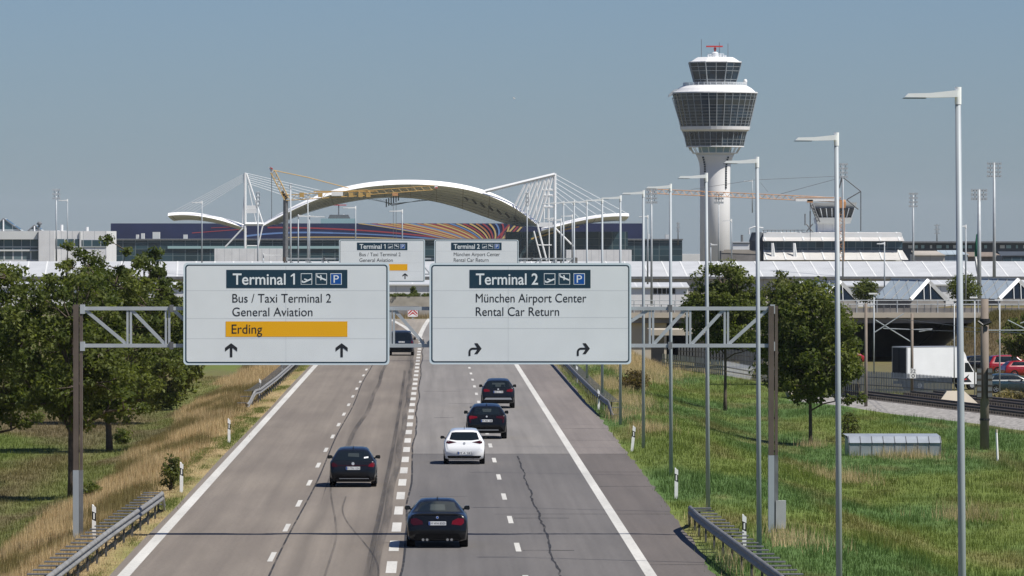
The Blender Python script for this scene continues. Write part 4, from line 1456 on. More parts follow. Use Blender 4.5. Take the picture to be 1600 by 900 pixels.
b = MB(); b.prism([(-.02, 1.42), (.02, 1.42), (.0, 1.50)], .9, 1.05, M['p_black2']); b.build("antenna_fin", c.root)
c.place(X(551.5, 230), 230)

# white hatchback
sp = dict(L=4.06, W=.83, belt=[(0, .84), (.3, .95), (3.1, .92), (4.06, .7)], wr=.30, tw=.2, axles=(.68, 3.25), tumble=.46,
          prof=[(0, .60), (.02, .70), (.07, .80), (.12, .93), (.50, 1.30), (.60, 1.36), (1.0, 1.40), (1.7, 1.43), (2.1, 1.41), (2.4, 1.33), (3.05, 1.0), (3.2, .94), (3.7, .82), (3.95, .66), (4.04, .5), (4.06, .42)])
c = Car("white hatchback with black lower bumper between the black cars", sp, M['p_white'])
c.panel("rear_window", [(-.60, 1.00), (-.30, .965), (.30, .965), (.60, 1.00), (.51, 1.27), (.35, 1.29), (-.35, 1.29), (-.51, 1.27)], M['glass'])
pl = [(.31, .895), (.62, .83), (.72, .86), (.73, .955), (.62, .965)]
c.panel("tail_light", pl, M['light_d']); c.panel("tail_light", c.mirror_poly(pl), M['light_d'])
c.panel("bumper_insert", [(-.72, .25), (.72, .25), (.66, .35), (-.66, .35)], M['trim'], off=.01)
c.panel("plate_recess", [(-.33, .40), (.33, .40), (.28, .52), (-.28, .52)], M['recess'], off=.006)
c.panel("emblem", circle(0, .85, .05), M['silver'], off=.012)
c.plate(0, .46, "M A 28")
b = MB(); b.tube([(.36, .0, .27), (.36, .25, .27)], .035, M['trim'], 8); b.build("exhaust_tip", c.root)
c.side_glass([(.50, 1.0), (2.85, 1.0), (2.3, 1.31), (.75, 1.31)])
c.panel("windscreen", [(-.62, 1.02), (.62, 1.02), (.52, 1.33), (-.52, 1.33)], M['glass'], 'front')
for sg in (-1, 1): c.panel("headlight", [(sg * .42, .66), (sg * .68, .66), (sg * .68, .76), (sg * .45, .74)], M['light_w'], 'front')
c.mirrors(2.55, .95, 1.07, .79, .965)
b = MB(); b.tube([(0, .85, 1.38), (0, .78, 1.50)], .01, M['trim'], 5); b.build("antenna", c.root)
c.place(X(725.5, 253), 253)

# sloping black SUV in the middle
sp = dict(L=4.7, W=.92, belt=[(0, 1.0), (.3, 1.07), (3.5, 1.04), (4.7, .85)], wr=.36, tw=.24, axles=(.88, 3.75), tumble=.5, bot=[(0, .33), (.1, .28), (.5, .25), (4.1, .22), (4.7, .28)],
          prof=[(0, .70), (.03, .82), (.08, .95), (.14, 1.08), (.55, 1.40), (.66, 1.47), (1.2, 1.54), (2.0, 1.58), (2.5, 1.54), (2.8, 1.46), (3.5, 1.10), (3.7, 1.04), (4.3, .92), (4.58, .76), (4.67, .6), (4.7, .5)])
c = Car("black SUV with one bright red tail light, straddling the lane behind the white car", sp, M['p_black'])
c.panel("rear_window", [(-.60, 1.10), (.60, 1.10), (.53, 1.39), (.35, 1.42), (-.35, 1.42), (-.53, 1.39)], M['glass'])
c.panel("rear_window_view", [(-.16, 1.22), (.20, 1.22), (.22, 1.36), (-.20, 1.36)], M['seen'], off=.010)
pl = [(.42, .96), (.74, .90), (.80, .93), (.80, 1.04), (.70, 1.06), (.44, 1.03)]
c.panel("tail_light", pl, M['light_d']); c.panel("tail_light", c.mirror_poly(pl), M['light_r'])
pl = [(.70, .74), (.78, .76), (.79, .92), (.73, .90)]
c.panel("side_reflector", pl, M['light_d']); c.panel("side_reflector", c.mirror_poly(pl), M['light_d'])
c.panel("bumper_insert", [(-.78, .34), (.78, .34), (.66, .54), (-.66, .54)], M['trim'], off=.01)
c.panel("bumper_trim", [(-.55, .40), (.55, .40), (.52, .43), (-.52, .43)], M['silver'], off=.016)
c.panel("emblem", circle(0, 1.02, .04), M['silver'], off=.012)
c.plate(0, .83, "M AB 158")
c.side_glass([(.60, 1.13), (3.2, 1.13), (2.6, 1.45), (.95, 1.45)])
c.panel("windscreen", [(-.66, 1.14), (.66, 1.14), (.56, 1.46), (-.56, 1.46)], M['glass'], 'front')
for sg in (-1, 1): c.panel("headlight", [(sg * .48, .76), (sg * .74, .76), (sg * .74, .86), (sg * .5, .84)], M['light_w'], 'front')
c.mirrors(2.9, 1.06, 1.21, .84, 1.02)
b = MB(); b.prism([(-.02, 1.52), (.02, 1.52), (.0, 1.60)], .9, 1.05, M['p_black']); b.build("antenna_fin", c.root)
c.place(X(760.5, 284.5), 284.5)

# farther black SUV
sp = dict(sp, W=.89, prof=[(0, .70), (.03, .82), (.08, .95), (.14, 1.08), (.40, 1.42), (.50, 1.48), (1.2, 1.55), (2.0, 1.58), (2.5, 1.55), (2.8, 1.46), (3.5, 1.10), (3.7, 1.04), (4.3, .92), (4.58, .76), (4.67, .6), (4.7, .5)])
c = Car("black SUV with silver bumper strip, farthest of the four cars in the right lanes", sp, M['p_black2'])
c.panel("rear_window", [(-.62, 1.10), (.62, 1.10), (.54, 1.40), (.35, 1.43), (-.35, 1.43), (-.54, 1.40)], M['glass'])
c.panel("rear_window_view", [(-.34, 1.15), (.36, 1.15), (.34, 1.36), (-.32, 1.36)], M['seen'], off=.010)
for u in (-.24, .24):
    c.panel("headrest", [(u - .10, 1.13), (u + .10, 1.13), (u + .09, 1.27), (u - .09, 1.27)], M['glass'], off=.013)
pl = [(.44, .90), (.72, .88), (.78, .92), (.77, 1.02), (.62, 1.04), (.46, .98)]
c.panel("tail_light", pl, M['light_r']); c.panel("tail_light", c.mirror_poly(pl), M['light_r'])
c.panel("bumper_trim", [(-.74, .47), (.74, .47), (.66, .57), (-.66, .57)], M['silver'], off=.012)
c.plate(0, .88, "ED S 70")
c.panel("emblem", circle(0, 1.02, .045), M['silver'], off=.012)
c.side_glass([(.50, 1.13), (3.2, 1.13), (2.6, 1.45), (.75, 1.45)])
c.panel("windscreen", [(-.66, 1.14), (.66, 1.14), (.56, 1.46), (-.56, 1.46)], M['glass'], 'front')
for sg in (-1, 1): c.panel("headlight", [(sg * .48, .76), (sg * .74, .76), (sg * .74, .86), (sg * .5, .84)], M['light_w'], 'front')
c.mirrors(2.9, 1.06, 1.21, .82, 1.0)
c.place(X(778.5, 335), 335)

# navy people carrier seen between the signs
sp = dict(L=4.9, W=.96, belt=[(0, 1.1), (.3, 1.16), (3.9, 1.1), (4.9, .85)], wr=.35, tw=.22, axles=(.95, 3.95), tumble=.22, bot=[(0, .33), (.1, .28), (.5, .25), (4.3, .22), (4.9, .28)],
          prof=[(0, .75), (.02, .95), (.06, 1.12), (.22, 1.78), (.35, 1.87), (1.2, 1.92), (2.8, 1.90), (3.2, 1.80), (4.0, 1.16), (4.2, 1.08), (4.7, .9), (4.87, .66), (4.9, .5)])
c = Car("navy people carrier framed by the gantry between the two signs", sp, M['p_navy'])
c.panel("rear_window", [(-.78, 1.18), (.78, 1.18), (.70, 1.72), (-.70, 1.72)], M['glass'])
pl = [(.78, .95), (.87, .95), (.86, 1.25), (.80, 1.25)]
c.panel("tail_light", pl, M['light_r']); c.panel("tail_light", c.mirror_poly(pl), M['light_r'])
c.panel("bumper_insert", [(-.80, .42), (.80, .42), (.78, .56), (-.78, .56)], M['trim'], off=.01)
c.plate(0, 1.05, "M LK 37")
c.side_glass([(.4, 1.2), (3.6, 1.2), (3.1, 1.72), (.5, 1.72)])
c.panel("windscreen", [(-.75, 1.22), (.75, 1.22), (.66, 1.72), (-.66, 1.72)], M['glass'], 'front')
c.mirrors(3.3, 1.15, 1.35, .92, 1.10)
c.place(X(627, 482), 482)

# red cars and the dark car on the lower road (right)
def small_car(label, paint, x, y, rz, h=1.45):
    sp = dict(L=4.2, W=.88, belt=[(0, .86), (.3, .95), (3.2, .92), (4.2, .7)], wr=.33, tw=.2, axles=(.78, 3.32), prof=hatch_prof(h, 4.2, .97, .13, .5, .95), tumble=.42)
    c = Car(label, sp, paint, group="cars on the lower road by the viaduct")
    c.panel("rear_window", [(-.62, 1.0), (.62, 1.0), (.52, h - .16), (-.52, h - .16)], M['glass'])
    pl = [(.56, .76), (.76, .76), (.76, .92), (.60, .92)]
    c.panel("tail_light", pl, M['light_r']); c.panel("tail_light", c.mirror_poly(pl), M['light_r'])
    c.side_glass([(.50, 1.0), (3.0, 1.0), (2.4, h - .12), (.75, h - .12)])
    c.panel("windscreen", [(-.64, 1.02), (.64, 1.02), (.52, h - .12), (-.52, h - .12)], M['glass'], 'front')
    for sg in (-1, 1): c.panel("headlight", [(sg * .42, .66), (sg * .72, .66), (sg * .72, .76), (sg * .45, .74)], M['light_w'], 'front')
    c.mirrors(2.7, .95, 1.07, .82, .97)
    c.place(x, y, rz, gzf(x, y))
    return c


small_car("red car showing its wheel left of the box truck, under the viaduct edge", M['p_red'], X(1282, 566), 566, R(-80))
small_car("front red car at the right edge on the lower road", M['p_red'], X(1566, 512), 512, R(-78), 1.42)
small_car("taller red car with a dark roof behind the other red car at the right edge", M['p_red'], X(1540, 524), 524, R(-78), 1.62)
small_car("dark teal car low beside the catenary mast with boxes", M['p_teal'], X(1535, 462), 462, R(-78))
small_car("dark car directly ahead of the white box truck", M['p_black'], X(1502, 530), 530, R(-78))

# box truck
def box_truck():
    root = thing("box_truck", "white box truck with a dark rear on the lower road behind the railway fence", "truck", (0, 0, 0))
    b = MB()
    b.box(-1.05, 1.05, .02, 4.75, .95, 3.25, mat("box_body_white", (0.72, 0.74, 0.75), 0.5, noise=0.06, nscale=0.8))
    b.box(-1.07, 1.07, 0, .10, .90, 3.28, M['silver']); b.box(-1.07, 1.07, 4.70, 4.78, .90, 3.28, M['silver'])
    b.box(-1.07, 1.07, .1, 4.7, 3.25, 3.29, M['silver'])
    cargo = b.build("cargo_box", root)
    b = MB(); b.box(-.98, .98, -.02, -.003, 1.0, 3.2, M['truck_dk']); b.box(-.012, .012, -.035, -.021, 1.0, 3.2, M['trim']); b.build("rear_door", root)
    b = MB(); b.box(-.45, -.35, .1, 6.3, .55, .93, M['trim']); b.box(.35, .45, .1, 6.3, .55, .93, M['trim']); b.box(-.9, .9, .0, .1, .5, .7, M['trim']); b.build("chassis", root)
    b = MB()
    pr = [(4.85, .45), (6.75, .45), (6.85, .75), (6.7, 1.15), (5.95, 1.35), (5.35, 2.2), (4.85, 2.25)]
    vs = [(s_ * .98, y, z) for s_ in (-1, 1) for y, z in pr]
    n = len(pr)
    b.add(vs, [tuple(range(n)), tuple(range(2 * n - 1, n - 1, -1))] + [(i, i + n, (i + 1) % n + n, (i + 1) % n) for i in range(n)], M['p_white'])
    cab = b.build("cab", root)
    b = MB()
    b.add([(s_ * .985, y, z) for s_ in (1,) for y, z in ((5.1, 1.35), (5.85, 1.35), (5.4, 2.05), (5.1, 2.05))], [(0, 1, 2, 3)], M['glass'])
    b.build("side_window", cab)
    b = MB(); b.add([(-.985, y, z) for y, z in ((5.1, 1.35), (5.85, 1.35), (5.4, 2.05), (5.1, 2.05))], [(0, 3, 2, 1)], M['glass'])
    b.build("side_window", cab)
    b = MB(); b.add([(-.85, 5.96, 1.40), (.85, 5.96, 1.40), (.80, 5.42, 2.14), (-.80, 5.42, 2.14)], [(0, 1, 2, 3)], M['glass']); b.build("windscreen", cab)
    b = MB()
    pr = [(4.85, 2.26), (5.35, 2.21), (5.25, 2.6), (5.0, 3.0), (4.85, 3.1)]
    vs = [(s_ * .9, y, z) for s_ in (-1, 1) for y, z in pr]
    n = 5
    b.add(vs, [tuple(range(n)), tuple(range(2 * n - 1, n - 1, -1))] + [(i, i + n, (i + 1) % n + n, (i + 1) % n) for i in range(n)], M['p_white'])
    b.build("roof_fairing", cab)
    b = MB()
    b.add([(.988, y, z) for y, z in ((5.0, .6), (5.7, .6), (5.35, .95), (5.5, 1.2), (5.05, .9))], [(0, 1, 2, 3, 4)], M['letter_k'])
    b.add([(.991, y, z) for y, z in ((5.0, .75), (5.3, .8), (5.2, .9))], [(0, 1, 2)], M['red'])
    b.build("door_graphic", cab)
    for y in (1.2, 5.75):
        for sg in (-1, 1):
            b = MB()
            b.tube([(sg * .96, y, .38), (sg * .70, y, .38)], .38, M['tyre'], 18)
            wh = b.build("wheel", root)
            b = MB(); b.tube([(sg * .965, y, .38), (sg * .95, y, .38)], .2, M['rim'], 14); b.build("rim", wh)
    root.location = (X(1405, 470), 470, gzf(X(1440, 470), 470))
    root.rotation_euler = (0, 0, R(-64))
    return root


box_truck()

# ------------------------------------------------------------------ viaduct, railway, fences (right middle ground)
VY = 575.0
vl, vr = X(930, VY), X(1525, VY)
root = thing("viaduct", "tan concrete viaduct with a grey railing crossing above the lower road", "bridge", (vl, VY, 0))
b = MB()
b.box(vl - 2, 95, VY, VY + 28, Z(496.5, VY), Z(488.5, VY), M['conc_t'])
b.box(vl - 2, 95, VY + 0.4, VY + 27.6, Z(505, VY), Z(496.5, VY), M['conc_d'])
b.build("deck", root)
b = MB()
b.box(X(985, VY), X(1042, VY), VY + 1, VY + 27, -3, Z(497, VY) , M['conc_t'])
b.build("abutment", root)
b = MB()
b.box(vr, vr + 2.5, VY + 1.0, VY + 27, -3, Z(497, VY), M['conc_t'])
b.build("abutment", root)
b = MB()
b.grid([[(x, y, gzf(x, y) + .05) for x in np.linspace(44.2, 48.6 - (max(0, 574 - y)) * .25, 9)] for y in np.linspace(562, VY + 27, 14)], M['conc_t'])
b.build("slope_paving", root)
b = MB()
zt = Z(469.5, VY); z0 = Z(488.5, VY)
b.box(vl - 2, 95, VY + .3, VY + .42, z0, z0 + .42, M['conc_d'])
for z in (zt, z0 + .75):
    b.tube([(vl - 2, VY + .3, z), (95, VY + .3, z)], .045, M['galv'], 6)
x = vl - 2
while x < 95:
    b.box(x - .04, x + .04, VY + .25, VY + .35, z0, zt, M['galv'])
    if True:
        b.box(x + .6, x + .68, VY + .28, VY + .33, z0, z0 + .75, M['galv_d'])
        b.box(x + 1.2, x + 1.26, VY + .28, VY + .33, z0, z0 + .75, M['galv_d'])
    x += 1.85
b.build("railing", root)
b = MB(); b.box(vl + 6, vr + 4, VY + 26.5, VY + 27.5, -4, Z(505.5, VY), M['wall_dk']); tag(b.build("added_back_wall"), "added dark backdrop wall that keeps the viaduct opening in shade", "wall")  # added backdrop: hides the sunlit ground beyond so the opening stays dark
# second ramp wall seen through the truss
root = thing("ramp_bridge", "low pale ramp bridge behind the truss left of the slender tree", "bridge", (X(1030, 548), 548, 0))
b = MB(); b.box(X(1016, 548), X(1215, 548), 548, 556, Z(524, 548), Z(515, 548), M['conc_t']); b.build("deck", root)
for q in (1030, 1098, 1170):
    b = MB(); b.box(X(q, 548) - .5, X(q, 548) + .5, 550, 554, -3.2, Z(524, 548), M['conc_d']); b.build("pier", root)

# railway: ballast shoulder, dark bed, rails, sleepers
def track_pt(t, o):
    """t along the track (metres from the right), o across (to the far side)"""
    x0, y0, x1, y1 = 38.0, 300.0, 20.0, 425.0
    L = math.hypot(x1 - x0, y1 - y0)
    ux, uy = (x1 - x0) / L, (y1 - y0) / L
    return x0 + ux * t + uy * o, y0 + uy * t - ux * o


def track_strip(name, o0, o1, dz0, dz1, m, t0=-70, t1=92):
    b = MB()
    rows = []
    for t in np.arange(t0, t1 + .1, 3.0):
        a0 = track_pt(t, o0); a1 = track_pt(t, o1)
        zz = -0.98
        rows.append([(a0[0], a0[1], zz + dz0), (a1[0], a1[1], zz + dz1)])
    b.grid(rows, m)
    return b


struct("ballast_shoulder", track_strip("b", -3.6, -0.5, -.12, .30, M['ballast']))
struct("railway_bed", track_strip("b", -0.5, 9.0, .30, .26, M['trackbed']))
for k, (o, lab) in enumerate(((1.4, "near rusty railway track along the ballast edge"), (5.6, "far rusty railway track nearer the fence"))):
    p0 = track_pt(0, o)
    root = thing("railway_track", lab, "railway track", (p0[0], p0[1], -.6), "railway tracks on the right")
    for d in (-.72, .72):
        b = MB()
        a0, a1 = track_pt(-70, o + d), track_pt(92, o + d)
        b.bar((a0[0], a0[1], -.50), (a1[0], a1[1], -.50), .17, .09, M['rust'])
        b.build("rail", root)
    b = MB()
    for t in np.arange(-70, 92, 0.65):
        a0, a1 = track_pt(t, o - 1.25), track_pt(t, o + 1.25)
        b.bar((a0[0], a0[1], -.64), (a1[0], a1[1], -.64), .16, .24, M['trackbed'])
    tag(b.build("sleepers", root), kind="stuff")


def ghit(px, py):
    """point of the terrain seen at a pixel"""
    ysq = np.arange(200, 640, 0.5)
    d = gz(X(px, ysq), ysq) - Z(py, ysq)
    k = np.argmax(d > 0)
    return (X(px, ysq[k]), float(ysq[k]), float(gz(X(px, ysq[k]), ysq[k])))


def palisade(label, pts, h, m, step=0.28, w=0.17, name="palisade_fence"):
    root = thing(name, label, "fence", (pts[0][0], pts[0][1], pts[0][2]), "railway fences")
    P_ = np.array(pts, float)
    L = np.concatenate([[0], np.cumsum(np.hypot(P_[:-1, 0] - P_[1:, 0], P_[:-1, 1] - P_[1:, 1]))])
    b = MB()
    for t in np.arange(0, L[-1], step):
        q = [np.interp(t, L, P_[:, i]) for i in range(3)]
        e = [np.interp(t + w, L, P_[:, i]) for i in range(3)]
        vs = []
        for y in (0, .05):
            vs += [(q[0], q[1] + y, q[2] - .2), (e[0], e[1] + y, e[2] - .2), (e[0], e[1] + y, e[2] + h - .1), ((q[0] + e[0]) / 2, (q[1] + e[1]) / 2 + y, q[2] + h), (q[0], q[1] + y, q[2] + h - .1)]
        b.add(vs, [(0, 1, 2, 3, 4), (9, 8, 7, 6, 5), (0, 5, 6, 1), (1, 6, 7, 2), (2, 7, 8, 3), (3, 8, 9, 4), (4, 9, 5, 0)], m)
    b.build("pickets", root)
    b = MB()
    for hh in (.35, h - .45):
        for i in range(len(pts) - 1):
            b.bar((pts[i][0], pts[i][1] + .09, pts[i][2] + hh), (pts[i + 1][0], pts[i + 1][1] + .09, pts[i + 1][2] + hh), .08, .06, M['galv_d'])
    b.build("fence_rails", root)
    return root


def fpt(px, py, Y): return (X(px, Y), Y, Z(py, Y))


palisade("grey pointed palisade fence along the top of the green slope by the slender tree", [(17.7, 488.0, -1.0), (19.4, 475.0, -1.0), ghit(1130, 586), ghit(1180, 594), ghit(1240, 605)], 1.1, M['fence'], .85, .50)
palisade("second grey palisade fence behind the slope fence, beyond the slender tree", [fpt(1060, 562, 540), fpt(1130, 566, 530), fpt(1215, 577, 505)], 1.2, M['fence'], .70, .42)
palisade("long grey fence in front of the box truck", [fpt(1300, 606, 448), fpt(1400, 612, 432), fpt(1488, 620, 415)], 1.35, M['fence'], .42, .32)
palisade("dark brown fence behind the trunk of the full round tree", [fpt(1262, 622, 392), fpt(1345, 628, 384)], 1.1, M['fence_b'], .3, .22)
palisade("wire panel fence at the right photo edge in front of the red cars", [fpt(1576, 628, 405), fpt(1640, 640, 395)], 1.8, M['galv_d'], .3, .06, "panel_fence")

# concrete blocks
b = MB()
c0 = fpt(1495, 631, 372)
hb = 20 * 372 / F
for_ = [(-1.22, -.9, 0), (1.22, -.9, 0), (1.0, .9, 0), (-1.0, .9, 0), (-.62, -.4, hb), (.42, -.4, hb), (.42, .4, hb), (-.62, .4, hb)]
b.add([(c0[0] + p[0], c0[1] + p[1], c0[2] + p[2]) for p in for_], [(3, 2, 1, 0), (4, 5, 6, 7), (0, 1, 5, 4), (1, 2, 6, 5), (2, 3, 7, 6), (3, 0, 4, 7)], M['conc_t'])
tag(b.build("foundation_block"), "tan sloped concrete foundation block beside the railway", "concrete block")
b = MB()
A = [fpt(1224, 607, 398), fpt(1238, 606, 398), fpt(1258, 627, 390), fpt(1254, 628, 388)]
vs = [A[0], A[1], A[2], A[3]]
b.add(vs + [(v[0] + .3, v[1] + 1.2, v[2] - .6) for v in vs], [(0, 3, 2, 1), (0, 1, 5, 4), (1, 2, 6, 5), (2, 3, 7, 6), (3, 0, 4, 7), (4, 5, 6, 7)], M['conc_t'])
tag(b.build("wing_wall"), "pale slanted concrete wing wall at the end of the slope fence", "wall")

# metal box row
bx0, bx1, by = X(1327, 292), X(1470, 292), 292.0
zb = gzf((bx0 + bx1) / 2, by)
root = thing("metal_cabinet", "long low grey metal box with eight panels standing in the grass", "metal box", (bx0, by, zb))
hgt = .98
b = MB()
b.add([(bx0, by, zb - .3), (bx1, by, zb - .3), (bx1, by, zb + .62), (bx0, by, zb + .62), (bx0 - .1, by + 1.6, zb - .3), (bx1 - .1, by + 1.6, zb - .3), (bx1 - .1, by + 1.6, zb + .9), (bx0 - .1, by + 1.6, zb + .9)],
      [(0, 1, 2, 3), (5, 4, 7, 6), (4, 0, 3, 7), (1, 5, 6, 2), (3, 2, 6, 7)], M['pit_side'])
b.build("box_body", root)
b = MB()
b.add([(bx0 - .04, by - .05, zb + .60), (bx1 + .03, by - .05, zb + .60), (bx1 + .03, by + .5, zb + .88), (bx0 - .04, by + .5, zb + .88)], [(0, 1, 2, 3)], M['pit_top'])
b.add([(bx0 - .04, by + .5, zb + .88), (bx1 + .03, by + .5, zb + .88), (bx1 - .05, by + 1.7, zb + .98), (bx0 - .2, by + 1.7, zb + .98)], [(0, 1, 2, 3)], M['pit_top'])
b.build("lid", root)
for k in range(9):
    x = bx0 + (bx1 - bx0) * k / 8
    b = MB(); b.box(x - .02, x + .02, by - .02, by - .003, zb - .2, zb + .60, M['galv_d'])
    b.bar((x, by - .06, zb + .61), (x, by + .5, zb + .895), .03, .02, M['galv_d'])
    b.build("rib", root)

# catenary masts
def mast(label, px, Y, pt, pb, r0, m=None, extras=None, name="catenary_mast", cat="mast", group="railway masts"):
    x, zt, zb = X(px, Y), Z(pt, Y), Z(pb, Y)
    root = thing(name, label, cat, (x, Y, zb), group)
    b = MB(); b.tube([(x, Y, zb - .5), (x, Y, zt)], [r0, r0 * .82], m or M['wood'], 12); b.build("pole", root, True)
    return root, x, zt, zb


Y = 300.0
root, x, zt, zb = mast("thick brown railway mast carrying two dark boxes, right of the nearest lamp", 1538.5, Y, 467, 691, .225)
for px in (1529, 1546):
    b = MB(); b.box(X(px, Y) - .11, X(px, Y) + .11, Y - .36, Y - .12, Z(623, Y), Z(575, Y), M['trackbed'])
    for q in range(5): b.box(X(px, Y) - .10, X(px, Y) + .10, Y - .37, Y - .361, Z(620 - q * 9.5, Y), Z(620 - q * 9.5, Y) + .18, M['galv_d'])
    b.build("speaker_box", root)
b = MB(); b.tube([(x - .35, Y - .28, Z(502, Y)), (x - .1, Y - .3, Z(508, Y)), (x + .3, Y - .28, Z(503, Y))], .07, M['black'], 6); b.tube([(x, Y, Z(505, Y)), (x, Y, Z(498, Y))], .26, M['black'], 10); b.build("clamp", root)
b = MB(); b.tube([(x, Y, Z(654, Y)), (x, Y, Z(657, Y))], .245, M['black'], 10); b.build("strap", root)
b = MB(); b.tube([(x, Y, Z(516, Y)), (x + 3.2, Y, Z(516, Y))], .025, M['galv'], 5); b.tube([(x + 1.1, Y, Z(500, Y)), (x + 2.8, Y, Z(528, Y))], .025, M['galv'], 5); b.tube([(x + 1.7, Y, Z(505, Y)), (x + 3.3, Y, Z(488, Y))], .025, M['galv'], 5); b.build("cantilever", root)
Y = 372.0
root, x, zt, zb = mast("slim brown railway mast at the right edge of the full round tree", 1353, Y, 474, 652, .105)
b = MB(); b.tube([(x, Y, Z(478, Y)), (x + .5, Y, Z(476, Y))], .03, M['galv'], 5); b.build("bracket", root)
Y = 405.0
root, x, zt, zb = mast("slim brown railway mast with the small white number plate", 1425, Y, 490, 612, .105)
b = MB()
b.tube([(x, Y, Z(535, Y)), (X(1368, Y), Y, Z(500, Y))], .035, M['galv'], 5)
b.tube([(x, Y, Z(515, Y)), (X(1380, Y), Y, Z(513, Y))], .03, M['galv'], 5)
b.tube([(X(1367, Y), Y, Z(519, Y)), (X(1412, Y), Y, Z(490, Y))], .035, M['galv'], 5)
b.tube([(x, Y, Z(515, Y)), (X(1457, Y), Y, Z(514, Y))], .03, M['galv'], 5)
b.tube([(X(1436, Y), Y, Z(518, Y)), (X(1456, Y), Y, Z(515, Y))], .03, M['galv'], 5)
b.build("cantilever", root)
b = MB()
px0, px1, pz0, pz1 = X(1421.5, Y), X(1431, Y), Z(591, Y), Z(576, Y)
b.box(px0, px1, Y - .16, Y - .13, pz0, pz1, M['white'])
pl = b.build("number_plate", root)
b = MB()
text_mesh(b, "32", X(1422.3, Y), X(1430.2, Y), Z(582.8, Y), 5.6 * Y / F, Y - .164, M['letter_k'])
text_mesh(b, "0", X(1424, Y), X(1429, Y), Z(590, Y), 5.6 * Y / F, Y - .164, M['letter_k'])
b.build("plate_lettering", pl)
for (px, Y, pt, pb, lab, r) in ((1365.5, 420, 460, 572, "thin grey lamp pole left of the viaduct opening", .05), (1491, 440, 470, 600, "thin grey pole just left of the nearest lamp pole", .045), (1523, 450, 466, 606, "thin grey pole left of the thick railway mast", .05), (1562, 430, 470, 620, "thin grey pole right of the thick railway mast", .05)):
    root, x, zt, zb = mast(lab, px, Y, pt, pb, r, M['galv'], name="lamp_pole", cat="lamp pole", group="thin poles by the railway")
    b = MB(); b.box(x - .35, x + .2, Y - .1, Y + .1, zt, zt + .1, M['lamp']); b.build("lamp_head", root)
Y = 285.0
b = MB(); x = X(1557, Y); zb = gzf(x, Y); b.tube([(x + .06, Y, zb - .2), (x, Y, Z(676, Y))], .05, M['white'], 8)
root = thing("marker_stake", "slim white stake with a tan tip in the grass at the right", "stake", (x, Y, zb))
b.build("stake", root)
b = MB(); b.tube([(x, Y, Z(676, Y)), (x, Y, Z(671, Y))], .055, M['conc_t'], 8); b.build("stake_tip", root)
# contact wires
b = MB()
for (ya, yb) in ((496, 520), (514, 516)):
    b.tube([(X(1385, 402), 402, Z(ya, 402)), (X(1640, 300), 300, Z(yb + 6, 300))], .012, M['galv_d'], 4)
tag(b.build("contact_wire"), "thin dark contact wires strung between the railway masts", "wire")

# chevron board in the gore
Y = 690.0
x, zb = X(645, Y), 0.0
root = thing("chevron_board", "red and white chevron board on the gore between the signs", "road sign", (x, Y, zb))
b = MB(); b.box(x - .06, x + .06, Y + .01, Y + .1, -.2, .35, M['galv']); b.build("post", root)
wv, h0, h1 = 0.55, .30, 1.30
b = MB(); b.prism(rrect(x - wv, x + wv, h0, h1, .08, 3), Y - .03, Y, M['white']); b.build("board", root)
b = MB()
for k in range(3):
    z = h0 + .02 + k * .36
    for sg in (-1, 1):
        q = [(x, z + .32), (x + sg * (wv - .04), max(h0 + .03, z - .18)), (x + sg * (wv - .04), min(h1 - .04, max(h0 + .05, z + .02))), (x, min(h1 - .03, z + .54))]
        flat(b, q, Y - .034 - .0005 * (sg > 0), M['red'])
b.build("chevrons", root)
b = MB(); b.box(X(600, 715), X(655, 715), 714, 716, -.2, Z(478, 715), M['conc_d']); tag(b.build("barrier_wall"), "dark low wall behind the chevron board", "wall")
b = MB(); b.box(X(655, 712), X(690, 712), 711, 712.5, -.2, Z(480, 712), M['conc']); tag(b.build("parapet_block"), "pale concrete block right of the chevron board", "concrete block")
r__ = np.random.default_rng(77)
x = X(604 + 84 * r__.random(700), 700); y = 698 + 9 * r__.random(700)
tag(grass_object("dry_grass", x, y, 0.3 + .5 * r__.random(700), .02, STRAW * .6 * (.6 + .6 * r__.random((700, 1))), 4, 78, .3), "dry grass strip around the chevron board", "dry grass", kind="stuff")

# ------------------------------------------------------------------ long low white hall across the background
Y = 900.0
root = thing("low_hall", "long low white terminal hall stretching across the whole background", "building", (X(700, Y), Y, Z(475, Y)))
xl, xr = X(-260, Y), X(1860, Y)
b = MB(); b.add([(xl, Y, Z(432, Y)), (xr, Y, Z(432, Y)), (xr, Y + 14, Z(408.5, Y + 14)), (xl, Y + 14, Z(408.5, Y + 14))], [(0, 1, 2, 3)], M['hallroof'])
b.box(xl, xr, Y + 13.9, Y + 40, Z(412, Y), Z(409.5, Y + 14), M['wallwhite'])
rf = b.build("roof", root)
b = MB()
x = xl
while x < xr:
    b.bar((x + .5, Y - .02, Z(432.2, Y)), (x, Y + 14, Z(408.3, Y + 14)), .22, .05, M['wallwhite']); x += 2.7
b.build("roof_ribs", rf)
b = MB(); b.box(xl, xr, Y - .1, Y + .2, Z(436, Y), Z(432, Y), M['galv_d']); b.build("eave_shade_band", root)  # dark band standing in for the shadow below the eave
b = MB(); b.box(xl, xr, Y + .5, Y + 30, -2.5, Z(436, Y), M['wallbeige']); b.build("wall", root)
